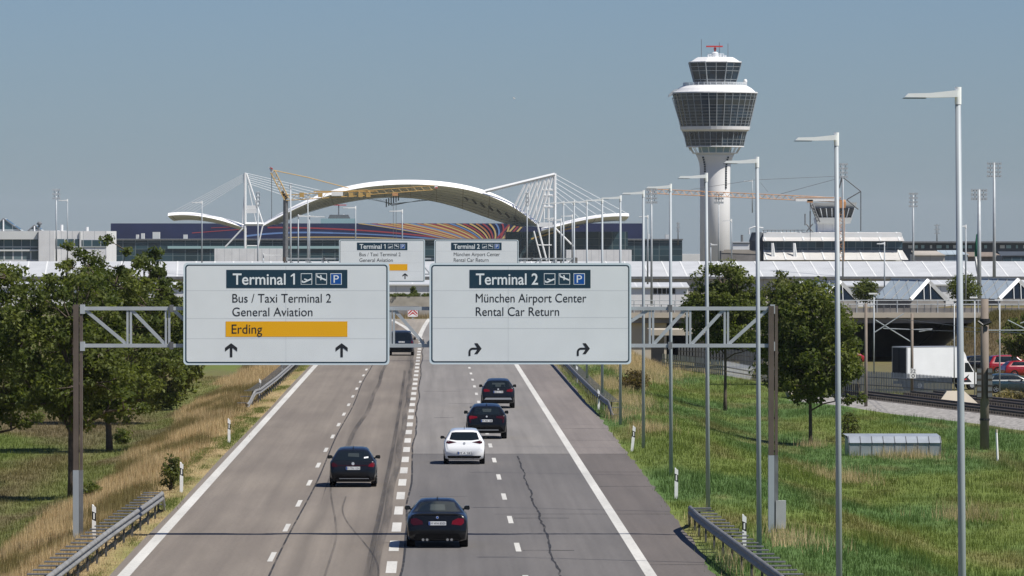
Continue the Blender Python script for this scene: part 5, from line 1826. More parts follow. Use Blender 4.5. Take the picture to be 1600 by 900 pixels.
# lean-to lower halls in front
for (p0, p1, pt, pb, lab) in ((-40, 290, 441, 470, "white low annex behind the left trees"), (985, 1075, 442, 466, "white annex with a dark window strip right of the signs"), (1255, 1420, 440, 466, "white annex between the crane mast and the glass gable"), (1448, 1640, 438, 462, "white annex behind the glass gables at the right"), (596, 690, 438, 466, "white annex seen between the signs")):
    y = 868.0
    r_t = thing("annex_building", lab, "building", (X((p0 + p1) / 2, y), y, Z(pb, y)), "white annexes of the low hall")
    b = MB(); b.box(X(p0, y), X(p1, y), y, y + 10, -3, Z(pt + 6, y), M['wallseam']); b.build("wall", r_t)
    b = MB(); b.add([(X(p0, y) - .2, y - .3, Z(pt + 6, y)), (X(p1, y) + .2, y - .3, Z(pt + 6, y)), (X(p1, y) + .2, y + 10, Z(pt, y)), (X(p0, y) - .2, y + 10, Z(pt, y))], [(0, 1, 2, 3)], M['roofwhite'])
    b.box(X(p0, y) - .2, X(p1, y) + .2, y - .31, y - .2, Z(pt + 8, y), Z(pt + 6, y), M['wallwhite'])
    b.build("roof", r_t)
    if p0 == 985:
        for q in range(1021, 1054, 7):
            b = MB(); b.box(X(q, y), X(q + 5.6, y), y - .05, y - .003, Z(459, y), Z(448, y), M['glass']); b.build("window", r_t)
# glass gable halls
def gable(label, px, py, w, L=5.0):
    Y = 790.0
    s_ = Y / F
    ax = Vector(P(px, py, Y))
    f1, f2 = Vector(P(px - 27 * w, py + 30, Y - 3)), Vector(P(px + 29 * w, py + 30, Y + 1.5))
    d = Vector((-48 * s_, 9, 0.05))
    root = thing("glass_gable_hall", label, "building", tuple(f1), "glass gable halls by the viaduct")
    b = MB()
    b.add([ax, ax + d, f1 + d, f1], [(0, 1, 2, 3)], M['greyroof'])
    b.add([ax, f2, f2 + d, ax + d], [(0, 1, 2, 3)], M['greyroof'])
    b.build("roof", root)
    b = MB(); b.add([ax, f1, f2], [(0, 1, 2)], M['glass']); b.build("glass_gable", root)
    b = MB(); b.add([ax + d, f1 + d, f2 + d], [(0, 2, 1)], M['glass']); b.build("glass_gable", root)
    b = MB()
    o = Vector((0.05, -.12, 0))
    b.bar(ax + o, f1 + o, .45, .35, M['whitesteel']); b.bar(ax + o, f2 + o, .45, .35, M['whitesteel'])
    b.bar(ax + d + Vector((0, 0, .1)), ax + Vector((0, 0, .1)), .16, .16, M['galv'])
    b.build("gable_frame", root)
    b = MB()
    for q in (.38, .56):
        p_ = f1.lerp(f2, q)
        t_ = ax.lerp(f1, (0.5 - q) / .5) if q < .5 else ax.lerp(f2, (q - .5) / .5)
        b.tube([p_ + o, t_ + o], .05, M['whitesteel'], 5)
    for q in (.25, .5, .75):
        b.bar(ax + d * q + Vector((0, -.03, .05)), f1 + d * q + Vector((0, -.03, .05)), .09, .07, M['galv_d'])
    b.build("mullions", root)
    b = MB(); z0 = f1.z
    base = [f1, f2, f2 + d, f1 + d]
    b.add([tuple(v) for v in base] + [(v.x, v.y, -3.5) for v in base], [(0, 1, 5, 4), (1, 2, 6, 5), (2, 3, 7, 6), (3, 0, 4, 7)], M['conc_d'])
    b.build("plinth", root)


gable("left glass gable hall with grey roof behind the viaduct railing", 1449, 438, 1.0)
gable("right glass gable hall with grey roof cut by the photo edge", 1590, 437, 1.1)
gable("small glass gable half hidden by the full round tree and the crane mast", 1312, 440, 1.0)

# clipped hedge in front of the hall, visible in the gap between the signs
y = 820.0
root = thing("hedge", "low dark hedge in front of the white hall in the gap between the signs", "hedge", (X(640, y), y, Z(468, y)))
b = MB(); b.box(X(588, y), X(697, y), y - .9, y - .6, -.9, Z(463.5, y), M["conc"]); tag(b.build("low_wall"), "low pale wall below the dark hedge in the gap between the signs", "wall")
hx = X(590 + 105 * r__.random(60), y)
leaf_object("foliage", np.stack([hx, y + r__.normal(size=60) * .3, Z(463.5, y) + r__.random(60) * .35], 1), np.full(60, .34), 3600, .10, DARKLEAF, root, 92)
b = MB()
for q in range(592, 695, 12): b.tube([(X(q, y), y, Z(470, y)), (X(q, y), y, Z(463, y))], .04, M['bark'], 4)
b.build("stem", root)
y = 822.0
root = thing("conical_tree", "small dark conical tree between the signs above the chevron board", "tree", (X(646, y), y, Z(470, y)))
cc = np.array([(X(646, y) + r__.normal() * .45 * (1 - k / 14), y + r__.normal() * .3, Z(465, y) + k * .095) for k in range(14)])
leaf_object("crown", cc, np.full(14, .32), 1400, .12, DARKLEAF, root, 91)
b = MB(); b.tube([(X(646, y), y, Z(474, y)), (X(646, y), y, Z(460, y))], [.1, .04], M['bark'], 6); b.build("trunk", root)

# ------------------------------------------------------------------ terminal block at the far left
Y = 1250.0
root = thing("terminal_block", "white terminal building with glass bands behind the left trees", "building", (X(60, Y), Y, Z(412, Y)))
zR, zG = Z(360.5, Y), Z(-8, Y)
b = MB()
b.box(X(-300, Y), X(59, Y), Y + 1.5, Y + 40, -6, Z(361, Y), M['wallseam'])
b.box(X(60, Y), X(85.5, Y), Y, Y + 40, -6, Z(360.3, Y), M['wallseam'])
b.box(X(85.5, Y), X(166, Y), Y + 1.2, Y + 40, -6, Z(361, Y), M['wallseam'])
b.build("wall", root)
b = MB(); b.box(X(-300, Y), X(58.8, Y), Y + .6, Y + 1.48, Z(374, Y), Z(361.2, Y), M['wallwhite']); b.box(X(-300, Y), X(58.8, Y), Y + 1.0, Y + 1.48, Z(392.5, Y), Z(390, Y), M['wallwhite']); b.build("fascia", root)
b = MB(); b.box(X(-300, Y), X(58.8, Y), Y + 1.3, Y + 1.49, Z(390, Y), Z(374.2, Y), M['glass_t1']); b.build("glass_band", root)
b = MB(); b.box(X(-300, Y), X(58.8, Y), Y + 1.35, Y + 1.49, Z(412, Y), Z(392.6, Y), M['glass_lo']); b.build("glass_band", root)
for (a_, c_) in ((86, 100), (102, 115), (117, 123)):
    b = MB(); b.box(X(a_, Y), X(c_, Y), Y + 1.1, Y + 1.19, Z(387, Y), Z(373.5, Y), M['glass_t1']); b.build("window", root)
b = MB(); b.box(X(124, Y), X(126.5, Y), Y + .9, Y + 1.19, -6, Z(361.5, Y), M['wallwhite']); b.box(X(127, Y), X(166, Y), Y + 1.05, Y + 1.19, Z(386, Y), Z(375, Y), M['glass_t1']); b.build("glass_band", root)
for px in (92.5, 132.5):
    b = MB(); b.tube([(X(px, Y), Y + 8, Z(361, Y)), (X(px, Y), Y + 8, Z(354.5 if px > 100 else 351, Y))], .33, M['wallwhite'], 10); b.build("roof_vent", root)
for (a_, ap, c_, top, lab) in ((-16, 5.5, 33, 341.5, "larger glass roof gable at the left photo edge"), (43, 54, 65, 351.5, "smaller glass roof gable beside the roof mast")):
    y = Y + 14
    r_t = thing("roof_gable", lab, "roof light", (X(ap, y), y, Z(360.5, y)), "glass roof gables on the terminal")
    b = MB(); b.prism([(X(a_, y), Z(361, y)), (X(c_, y), Z(361, y)), (X(ap, y), Z(top, y))], y, y + 10, M['glass_t1']); b.build("glass", r_t)
    b = MB(); b.bar((X(ap, y), y - .1, Z(361, y)), (X(ap, y), y - .1, Z(top, y)), .25, .12, M['whitesteel'])
    b.bar((X(a_, y), y - .1, Z(361, y)), (X(ap, y), y - .1, Z(top, y)), .2, .15, M['galv_d']); b.bar((X(c_, y), y - .1, Z(361, y)), (X(ap, y), y - .1, Z(top, y)), .2, .15, M['galv_d'])
    b.build("frame", r_t)
y = Y + 20
b = MB(); x = X(61.5, y); b.tube([(x, y, Z(361, y)), (x, y, Z(352, y))], .22, M['galv_d'], 6); b.lathe([(.1, Z(353, y)), (.55, Z(350.5, y)), (.55, Z(348.5, y)), (.2, Z(346.5, y))], (x, y), M['galv_d'], 10)
tag(b.build("roof_antenna"), "dark roof antenna between the left roof gable and the flood mast", "antenna")

# ------------------------------------------------------------------ glass terminal, screens
Y = 2020.0
root = thing("glass_terminal", "wide dark teal glass building beneath the arched roof", "building", (X(620, Y), Y, Z(410, Y)))
b = MB(); b.box(X(164, Y), X(1066, Y), Y, Y + 60, -12, Z(374, Y), M['glass_t']); b.build("curtain_wall", root)
b = MB(); b.box(X(163, Y), X(1067, Y), Y - .6, Y - .05, Z(375.5, Y), Z(373.2, Y), M['galv_d']); b.box(X(262, Y), X(560, Y), Y - .5, Y - .05, Z(388.5, Y), Z(384.5, Y), M['teal'])
b.build("cornice", root)
for px, w_, h_ in ((212, 4, 5), (220, 5, 7), (238, 11, 9), (286, 6, 5), (1012, 4, 6), (1040, 6, 5)):
    b = MB(); b.box(X(px, Y), X(px + w_, Y), Y + 2, Y + 6, Z(374, Y), Z(371.5 - h_, Y), M['wallwhite']); b.build("roof_unit", root)
y = Y + 8
root = thing("event_screen", "long navy screen with bright radiating stripes above the glass building", "screen", (X(600, y), y, Z(374, y)))
b = MB(); b.box(X(173, y), X(1006, y), y, y + 5, Z(373, y), Z(349, y), M['navy']); b.build("screen_wall", root)
# stripes: bundles that fan out of a focus
def stripe(m, pts, w, k):
    """ribbon in the screen plane, width w px"""
    b_ = stripes.setdefault(m, MB())
    pts = np.array(pts, float)
    t = np.linspace(0, 1, 24)
    if len(pts) == 2: q = pts[0] * (1 - t)[:, None] + pts[1] * t[:, None]
    else: q = pts[0] * ((1 - t) ** 2)[:, None] + pts[1] * (2 * t * (1 - t))[:, None] + pts[2] * (t ** 2)[:, None]
    rows = []
    for i in range(len(q)):
        d = q[min(i + 1, 23)] - q[max(i - 1, 0)]
        d /= np.linalg.norm(d)
        n_ = np.array([-d[1], d[0]]) * w / 2
        r = []
        for s_ in (-1, 1):
            e = q[i] + n_ * s_
            e[1] = min(max(e[1], 349.2), 372.8)
            e[0] = min(max(e[0], 178), 1003)
            r.append((X(e[0], y), y - .03 - .004 * k, Z(e[1], y)))
        rows.append(r)
    b_.grid(rows, M[m])


stripes = {}
stripe('s_red', [(418, 355.5), (560, 355), (700, 373)], 2.2, 1)
stripe('s_blu', [(384, 369), (440, 361), (520, 364), ], 2.6, 2)
stripe('s_blu', [(520, 364), (600, 366), (690, 374)], 2.0, 3)
stripe('s_yel', [(450, 371), (560, 369), (640, 374)], 1.6, 4)
stripe('s_red', [(300, 364), (340, 361), (380, 358)], 1.2, 5)
stripe('s_red', [(330, 356), (360, 355), (380, 353)], 0.9, 6)
cs = ['s_yel', 's_blu', 's_red', 's_yel', 's_org', 's_yel', 's_red', 's_yel', 's_blu', 's_org', 's_yel', 's_red', 's_yel', 's_org', 's_blu', 's_yel', 's_red', 's_yel', 's_org', 's_red', 's_yel', 's_blu', 's_red', 's_yel']
for k, cname in enumerate(cs):
    tx = 560 + 10.2 * k
    fx_ = 708 + 4.6 * k if k < 19 else 735 + 2.0 * k
    fx_ = 700 + (tx - 560) * 0.36
    bx_ = tx + (fx_ - tx) * .55 + 8
    stripe(cname, [(tx, 349), (bx_, 349 + 11), (fx_, 374)], 1.5 + 1.2 * (k / 24), 7 + k)
for k, (cname, tx) in enumerate((('s_yel', 806), ('s_red', 812), ('s_yel', 818), ('s_red', 796))):
    stripe(cname, [(tx, 351), (tx - 8, 360), (tx - 20, 373)], 2.6, 32 + k)
for m_, b_ in stripes.items(): b_.build("stripes", root)
# little roof pavilion with radar above the screen
y = 2060.0
root = thing("roof_pavilion", "pale teal roof pavilion with a small red radar above the striped screen", "building", (X(525, y), y, Z(349, y)))
b = MB(); b.box(X(501, y), X(556, y), y, y + 12, Z(351, y), Z(341.5, y), M['teal']); b.build("wall", root)
b = MB(); b.prism([(X(512, y), Z(341.5, y)), (X(547, y), Z(341.5, y)), (X(544, y), Z(335.5, y)), (X(515, y), Z(335.5, y))], y + 2, y + 9, M['galv_d']); b.build("roof", root)
b = MB(); b.tube([(X(529, y), y + 4, Z(336, y)), (X(529, y), y + 4, Z(321, y))], .18, M['galv_d'], 6); b.box(X(536, y), X(538, y), y + 3, y + 4, Z(341, y), Z(334.5, y), M['white']); b.build("mast", root)
b = MB(); b.box(X(518, y), X(541, y), y + 3.6, y + 4.4, Z(321, y), Z(319.6, y), M['red']); b.build("radar_bar", root)

# ------------------------------------------------------------------ arched membrane roof of the airport centre
Y = 1900.0
root = thing("arched_roof", "huge white arched membrane roof hung from two pylons", "roof", (X(640, Y), Y, Z(405, Y)))
ex = np.array([411, 430, 460, 500, 540, 580, 620, 650, 690, 730, 770, 800, 825, 842])
ez = np.array([348, 337, 321.5, 303, 291.5, 284.5, 281.2, 280.6, 283.2, 290, 302, 316.5, 334, 349])
rx_ = np.array([425, 470, 520, 560, 600, 650, 700, 740, 770, 800, 838])
rz_ = np.array([351, 333, 319.5, 312, 308, 310, 320, 332, 342, 351.5, 353])
pxs = np.linspace(411, 842, 60)
def csm(xs_, zs_, q):
    p = np.polyfit((xs_ - 630) / 200, zs_, 6)
    return np.polyval(p, (q - 630) / 200)
fz = csm(ex, ez, pxs); rz2 = csm(rx_, rz_, np.clip(pxs, 425, 838))
thick = 7.2 - 2.0 * np.abs((pxs - 630) / 215) ** 2
yr = Y + 55
b = MB()
rows = []
for q, zf_, th, zr in zip(pxs, fz, thick, rz2):
    zr = max(zr, zf_ + th + .6)
    xr_ = X(q, Y) + (X(min(max(q, 424), 838), Y) - X(q, Y)) * .5
    rows.append([(X(q, Y), Y, Z(zf_ + th, Y)), (X(q, Y), Y + 3.5, Z(zf_, Y)), (X(q, Y) * .995, Y + 14, Z(zf_ + 1.2, Y)), (xr_, yr, Z(zr - 2.5, yr) + 2.0)])
b.grid(rows, M['membrane'])
b.build("membrane", root, False)
b = MB()
rows = []
for q, zf_, th, zr in zip(pxs, fz, thick, rz2):
    zr = max(zr, zf_ + th + .6)
    p0 = Vector((X(q, Y), Y + .05, Z(zf_ + th, Y))); p1 = Vector((X(q, Y), yr, Z(zr, yr)))
    rows.append([tuple(p0.lerp(p1, t)) for t in np.linspace(0, 1, 6)])
b.grid(rows, M['soffit'])
b.build("soffit", root, False)
b = MB()
for t in np.linspace(.1, .95, 7):
    pts = []
    for q, zf_, th, zr in zip(pxs[2:-2:3], fz[2:-2:3], thick[2:-2:3], rz2[2:-2:3]):
        zr = max(zr, zf_ + th + .6)
        p0 = Vector((X(q, Y), Y, Z(zf_ + th, Y))); p1 = Vector((X(q, Y), yr, Z(zr, yr)))
        pts.append(p0.lerp(p1, t) + Vector((0, 0, -.25)))
    b.tube(pts, .09, M['galv'], 5)
b.build("purlins", root)
for (xx_, zz_, lab) in ((np.array([262, 285, 310, 340, 380]), np.array([332.8, 331.2, 333, 338.6, 351]), 'left'), (np.array([846, 880, 930, 960, 983]), np.array([356, 346.5, 336.5, 333.2, 333.4]), 'right')):
    qs = np.linspace(xx_[0], xx_[-1], 24)
    zq = np.polyval(np.polyfit((xx_ - 300) / 100, zz_, 3), (qs - 300) / 100)
    b = MB(); rows = []; rows2 = []
    for q, z in zip(qs, zq):
        rows.append([(X(q, Y), Y, Z(z + 4.6, Y)), (X(q, Y), Y + 3.5, Z(z, Y)), (X(q, Y), Y + 45, Z(z + 1, Y))])
        rows2.append([(X(q, Y), Y + .05, Z(z + 4.6, Y)), (X(q, Y), Y + 20, Z(z + 9, Y)), (X(q, Y), Y + 45, Z(z + 12, Y))])
    b.grid(rows, M['membrane']); w_ = b.build("wing_roof", root)
    b = MB(); b.grid(rows2, M['soffit']); b.build("wing_soffit", w_)
# pylons and cables
b = MB()
for a_, c_, w_ in (((383, 270), (383, 388), .75), ((385, 271), (411, 350), .5), ((411, 350), (402, 390), .45), ((383, 350), (411, 350), 1.0), ((386, 384), (402, 384), .35), ((383, 327), (402, 327), .3), ((388, 290), (400, 347), .25), ((380, 356), (352, 386), .5), ((383, 290), (378, 352), .3)):
    b.tube([P(*a_, Y), P(*c_, Y)], w_ * .5, M['whitesteel'], 6)
b.box(X(385.5, Y), X(401, Y), Y - .1, Y + .2, Z(333, Y), Z(321, Y), M['whitesteel'])
b.box(X(381, Y), X(411, Y), Y - .1, Y + .2, Z(353, Y), Z(347, Y), M['whitesteel'])
b.build("pylon", root)
b = MB()
b.tube([P(758, 299, Y), P(867, 272.5, Y)], .62, M['whitesteel'], 6)
b.tube([P(867, 271, Y), P(867, 410, Y)], .42, M['whitesteel'], 6)
for k in range(8):
    tx_ = 864 - 6.1 * k; tz_ = 274.5 + 1.7 * k
    bx_ = 842 - 5.4 * k; bz_ = 347 - 3.6 * k
    b.tube([P(tx_, tz_, Y), P(bx_, bz_, Y)], .36, M['whitesteel'], 5)
    if k in (1, 2, 4, 6): b.tube([P(tx_, tz_ + 1, Y), P(tx_ - 2, min(345, bz_ + 3), Y)], .22, M['whitesteel'], 5)
for z_ in (296.5, 305, 323): b.tube([P(848, z_, Y), P(867, z_, Y)], .3, M['whitesteel'], 5)
for a_, c_, w_ in (((839, 349), (854, 407), .55), ((834, 361), (846, 407), .45), ((840, 383), (862, 383), .4), ((858, 276), (858, 408), .3), ((862, 340), (867, 356), .3), ((868, 357), (897, 386), .5), ((850, 320), (850, 350), .25)):
    b.tube([P(*a_, Y), P(*c_, Y)], w_ * .5, M['whitesteel'], 6)
b.box(X(838, Y), X(864, Y), Y - .1, Y + .3, Z(354.5, Y), Z(347.5, Y), M['whitesteel'])
b.build("pylon", root)
b = MB()
for k in range(6):
    b.tube([P(383, 271 + 2.2 * k, Y), P(268 + 7 * k, 332, Y)], .075, M['cable'], 4)
    b.tube([P(386, 271 + 3.0 * k, Y), P(500 - 6 * k, 297.5 + 3.3 * k, Y)], .075, M['cable'], 4)
    b.tube([P(867, 272 + 6.5 * k, Y), P(980 - 15 * k, 333.5 + 1.4 * k, Y)], .07, M['cable'], 4)
for k in range(5):
    b.tube([P(575 + 6 * k, 311, Y + 50), P(612, 318 + k * .9, Y + 40), P(676 - 5 * k, 312.5, Y + 50)], .05, M['galv_d'], 4)
b.build("cables", root)
b = MB()
for k in range(6): b.tube([P(603.5 + 3.8 * k, 323.5 - 2 * k, Y + 30), P(603.5 + 3.8 * k, 311 - 1.6 * k, Y + 30)], .2, M['galv_d'], 5)
for k in range(7): b.tube([P(725 + 13 * k, 306 + 5.5 * k, Y + 20), P(731 + 13 * k, 312.5 + 5.5 * k, Y + 22)], .3, M['galv_d'], 5)
b.build("lamp_rods", root)
# structure in the shade of the wings
y = Y + 30
root = thing("forum_building", "dark glazed forum building in the shade under the right wing of the arched roof", "building", (X(915, y), y, Z(405, y)))
b = MB(); b.box(X(790, y), X(981, y), y, y + 30, -10, Z(362, y), M['glass_t']); b.build("wall", root)
b = MB(); b.add([P(830, 372, y - .6), P(880, 358, y - .6), P(905, 353, y - .6), P(905, 355, y - .6), P(880, 360.5, y - .6), P(830, 374.5, y - .6)], [(5, 4, 3, 2, 1, 0)], M['s_yel']); b.build("banner", root)
y = 1850.0
for (a_, c_, t_, lab) in ((335, 441, 388.5, "low white hoarding building left of the far gantry"), (885, 987, 390.5, "low white hoarding building right of the far Terminal 2 sign")):
    b = MB(); b.box(X(a_, y), X(c_, y), y, y + 14, -12, Z(t_, y), M['wallseam'])
    tag(b.build("hoarding_building"), lab, "building", "white hoarding buildings under the arched roof")

# ------------------------------------------------------------------ control tower
Y = 2200.0
sp_ = F / Y
cx = X(1117.2, Y)
tz = lambda py: Z(py, Y)
root = thing("control_tower", "tall white airport control tower with stacked dark glass cabs", "control tower", (cx, Y, tz(405)))
r = lambda px: px / sp_
b = MB()
b.lathe([(r(23.5), -14), (r(23.5), tz(300)), (r(23.8), tz(272)), (r(23.9), tz(262)), (r(25), tz(254)), (r(27.3), tz(247)), (r(31), tz(239.5))], (cx, Y), M['shaft'], 40)
b.build("shaft", root, True)
b = MB()
for px in (1100.8, 1133.5):
    dxp = (px - 1117.2)
    for k in range(14):
        z = 245 + k * 3.6
        rad = np.interp(z, [239.5, 247, 254, 262, 272, 300], [31, 27.3, 25, 23.9, 23.8, 23.5])
        kk = dxp * rad / 23.6
        yy = Y - math.sqrt(max(1, rad ** 2 - kk ** 2)) / sp_
        b.box(cx + r(kk - 1.4), cx + r(kk + 1.4), yy - .35, yy + .8, tz(z + 2.6), tz(z), M['glass'])
b.build("slit_windows", root)
b = MB(); b.lathe([(r(25), tz(240)), (r(26.5), tz(228.5))], (cx, Y), M['teal'], 20); b.build("lower_neck", root)
b = MB()
for k in range(20):
    a_ = 2 * math.pi * k / 20
    b.tube([(cx + r(34.3) * math.sin(a_), Y - r(34.3) * math.cos(a_), tz(240)), (cx + r(41) * math.sin(a_), Y - r(41) * math.cos(a_), tz(229))], .12, M['whitesteel'], 4)
b.lathe([(r(34.5), tz(240.2)), (r(35), tz(238.6))], (cx, Y), M['whitesteel'], 32); b.build("strut_ring", root)


def cab(name, n, rot, rb, zb_, rt, zt_, nh, nsub, ledge, mw=.10):
    """a faceted glazed drum: glass body, mullions (posts and rings)"""
    b = MB(); b.lathe([(rb, zb_), (rt, zt_)], (cx, Y), M['glass_d'], n, rot); body = b.build(name, root)
    b = MB()
    for k in range(n):
        a0, a1 = rot + 2 * math.pi * k / n, rot + 2 * math.pi * (k + 1) / n
        for s_ in range(nsub):
            t = s_ / nsub
            def pt(R_, z):
                p0 = Vector((cx + R_ * math.sin(a0), Y - R_ * math.cos(a0), z)); p1 = Vector((cx + R_ * math.sin(a1), Y - R_ * math.cos(a1), z))
                return p0.lerp(p1, t)
            b.tube([pt(rb + .08, zb_), pt(rt + .08, zt_)], mw * (1.4 if s_ == 0 else .8), M['mull'], 4, False)
    for h_ in nh:
        R_ = rb + (rt - rb) * h_ + .09
        z = zb_ + (zt_ - zb_) * h_
        b.lathe([(R_, z - mw * .7), (R_ + .05, z + mw * .7)], (cx, Y), M['mull'], n, rot, False)
    b.build("mullions", body)
    return body


cab("lower_cab", 16, R(11.25), r(44.5), tz(228.5), r(49.5), tz(205.5), (0, .22, .45, .97), 2, 0)
b = MB(); b.lathe([(r(45.5), tz(229.8)), (r(45.5), tz(228.4))], (cx, Y), M['shaft'], 32); b.lathe([(r(50.5), tz(205.6)), (r(54), tz(203)), (r(55), tz(198))], (cx, Y), M['shaft'], 40); b.build("ledge_ring", root)
cab("main_cab", 32, 0.0, r(53.5), tz(198), r(65.8), tz(145.5), (0, .09, .18, .27, .36, .45, .54, .63, .80, .9, .985), 1, 0)
b = MB()
for k in range(2):
    pass
# paler panes in the observation band of the main cab
for k in (-1, 0, 1, 2, 3, 4):
    a0, a1 = 2 * math.pi * (k - .0) / 32, 2 * math.pi * (k + 1) / 32
    zz0, zz1 = .645, .79
    R0, R1 = r(53.5 + (65.8 - 53.5) * zz0) + .05, r(53.5 + (65.8 - 53.5) * zz1) + .05
    z0_, z1_ = tz(198) + (tz(145.5) - tz(198)) * zz0, tz(198) + (tz(145.5) - tz(198)) * zz1
    b.add([(cx + R0 * math.sin(a0), Y - R0 * math.cos(a0), z0_), (cx + R0 * math.sin(a1), Y - R0 * math.cos(a1), z0_), (cx + R1 * math.sin(a1), Y - R1 * math.cos(a1), z1_), (cx + R1 * math.sin(a0), Y - R1 * math.cos(a0), z1_)], [(0, 1, 2, 3)], M['seen'])
b.build("pale_panes", root)
b = MB(); b.lathe([(r(66.6), tz(146)), (r(66.6), tz(144.2)), (r(63), tz(143.5)), (r(57), tz(138)), (r(51), tz(134.5)), (r(48), tz(133.6))], (cx, Y), M['shaft'], 40); b.build("main_roof", root, False)
b = MB()
for z in (133.0, 131.0, 129.4): b.lathe([(r(49.5), tz(z) - .08), (r(49.5), tz(z) + .08)], (cx, Y), M['cable'], 32, 0, False)
for k in range(32):
    a_ = 2 * math.pi * k / 32
    b.tube([(cx + r(49.5) * math.sin(a_), Y - r(49.5) * math.cos(a_), tz(134.5)), (cx + r(49.5) * math.sin(a_), Y - r(49.5) * math.cos(a_), tz(129.4))], .09, M['cable'], 4)
b.build("railing", root)
cab("upper_cab", 8, R(22.5), r(33.5), tz(133.4), r(43.5), tz(97.5), (.0, .12, .24, .62, .80, .985), 2, 0, .13)
b = MB(); b.lathe([(r(44), tz(98)), (r(44), tz(96.6)), (r(40), tz(96)), (r(32), tz(91)), (r(29), tz(89.7)), (r(10), tz(89.2))], (cx, Y), M['shaft'], 8, R(22.5)); b.build("upper_roof", root)
b = MB()
for z in (87.5, 84.5): b.lathe([(r(13), tz(z) - .1), (r(13), tz(z) + .1)], (cx + r(1), Y), M['cable'], 12, 0, False)
b.lathe([(r(6), tz(89.4)), (r(5.5), tz(83)), (r(3), tz(81))], (cx, Y), M['cable'], 10)
for dx_ in (-12, -8, 7, 12, 15): b.box(cx + r(dx_), cx + r(dx_ + 2.5), Y - 2, Y - 1, tz(89.5), tz(84 + abs(dx_) * .15), M['cable'])
b.build("roof_equipment", root)
b = MB(); b.lathe([(r(1.0), tz(81)), (r(2.2), tz(76.5)), (r(1.2), tz(74))], (cx, Y), M['red'], 8); b.box(cx - r(14), cx + r(12), Y - .9, Y - .2, tz(73.8), tz(71.5), M['red']); b.build("radar_bar", root)
for px, zt_ in ((1096, 61.5), (1124, 66), (1137.5, 68)):
    b = MB(); b.tube([(X(px, Y), Y, tz(90)), (X(px, Y), Y, tz(zt_))], .09, M['galv_d'], 4); b.build("antenna", root)
b = MB(); b.lathe([(r(.6), tz(131)), (r(2.6), tz(129.5)), (r(3.1), tz(126.5)), (r(2), tz(124.2)), (r(.4), tz(123.6))], (X(1164.5, Y), Y), M['white'], 12); b.build("dome", root, True)
b = MB()
def spt(px, py, d=0): return (X(px, Y), Y - 2 + d, tz(py))
b.prism([(X(1043.5, Y), tz(152)), (X(1055, Y), tz(146.5)), (X(1062, Y), tz(138)), (X(1052, Y), tz(141)), (X(1045, Y), tz(148))], Y - 2.5, Y + 3, M['galv'])
for a_, c_ in (((1050, 153), (1066, 206)), ((1055, 153), (1070, 206)), ((1066, 206), (1078, 236)), ((1070, 206), (1082, 236))): b.tube([spt(*a_), spt(*c_)], .14, M['cable'], 4)
for k in range(12):
    t = k / 12
    b.tube([spt(1050 + 16 * t, 153 + 53 * t), spt(1055 + 16 * (t + .06), 153 + 53 * (t + .06))], .12, M['galv'], 4)
for k in range(6):
    t = k / 6
    b.tube([spt(1066 + 12 * t, 206 + 30 * t), spt(1070 + 12 * (t + .1), 206 + 30 * (t + .1))], .1, M['galv'], 4)
b.build("outside_stair", root)

# ------------------------------------------------------------------ apron tower building on the right
Y = 1500.0
root = thing("apron_terminal", "white terminal with a blue glass strip and sloped roof bands right of the tower", "building", (X(1300, Y), Y, Z(410, Y)))
x0, x1 = X(1194, Y), X(1411, Y)
b = MB(); b.box(x0, x1, Y + 3, Y + 30, -10, Z(364, Y), M['wallwhite']); b.build("wall", root)
b = MB(); b.add([(x0 - .3, Y - .5, Z(376.5, Y)), (x1 + .3, Y - .5, Z(376.5, Y)), (x1, Y + 8, Z(363, Y)), (x0, Y + 8, Z(363, Y))], [(0, 1, 2, 3)], M['roofpale']); b.add([(x0 - .3, Y - .5, Z(376.5, Y)), (x1 + .3, Y - .5, Z(376.5, Y)), (x1, Y + 2.9, Z(377, Y)), (x0, Y + 2.9, Z(377, Y))], [(3, 2, 1, 0)], M['wallwhite']); b.build("upper_roof", root)
b = MB(); b.box(x0, x1, Y + 2, Y + 2.95, Z(391, Y), Z(377, Y), M['glass_b']); b.build("glass_strip", root)
b = MB(); b.add([(x0 - .3, Y - 4, Z(406, Y)), (x1 + 1, Y - 4, Z(406, Y)), (x1, Y + 1.9, Z(391, Y)), (x0, Y + 1.9, Z(391, Y))], [(0, 1, 2, 3)], M['roofpale']); b.build("lower_roof", root)
b = MB()
for q in range(1194, 1420, 30): b.bar((X(q, Y) + .3, Y - .6, Z(376.6, Y)), (X(q, Y), Y + 8, Z(363, Y)), .35, .2, M['wallwhite']); b.bar((X(q + 3, Y), Y - 4.1, Z(406, Y)), (X(q, Y), Y + 1.9, Z(391, Y)), .35, .2, M['wallwhite'])
for q in (1206, 1240): b.tube([(X(q, Y), Y - 2, Z(406, Y)), (X(q, Y), Y - 1, Z(380, Y))], .25, M['wallwhite'], 5); b.tube([(X(q + 4, Y), Y - 2, Z(406, Y)), (X(q + 1, Y), Y - 1, Z(380, Y))], .25, M['wallwhite'], 5)
b.build("roof_frames", root)
b = MB(); b.lathe([(2.4, -8), (2.4, Z(376, Y)), (1.8, Z(363, Y))], (X(1188, Y), Y + 6), M['darkroof'], 14); b.build("stair_drum", root)
b = MB(); b.tube([(X(1172, Y), Y + 4, Z(366, Y)), (X(1172, Y), Y + 4, Z(357, Y)), (X(1180, Y), Y + 4, Z(354, Y)), (X(1194, Y), Y + 4, Z(356, Y))], .18, M['whitesteel'], 5)
for q in range(1196, 1262, 6): b.tube([(X(q, Y), Y + 8, Z(363, Y)), (X(q, Y), Y + 8, Z(359.5, Y))], .07, M['galv_d'], 4)
b.tube([(X(1194, Y), Y + 8, Z(359.5, Y)), (X(1262, Y), Y + 8, Z(359.5, Y))], .08, M['galv_d'], 4)
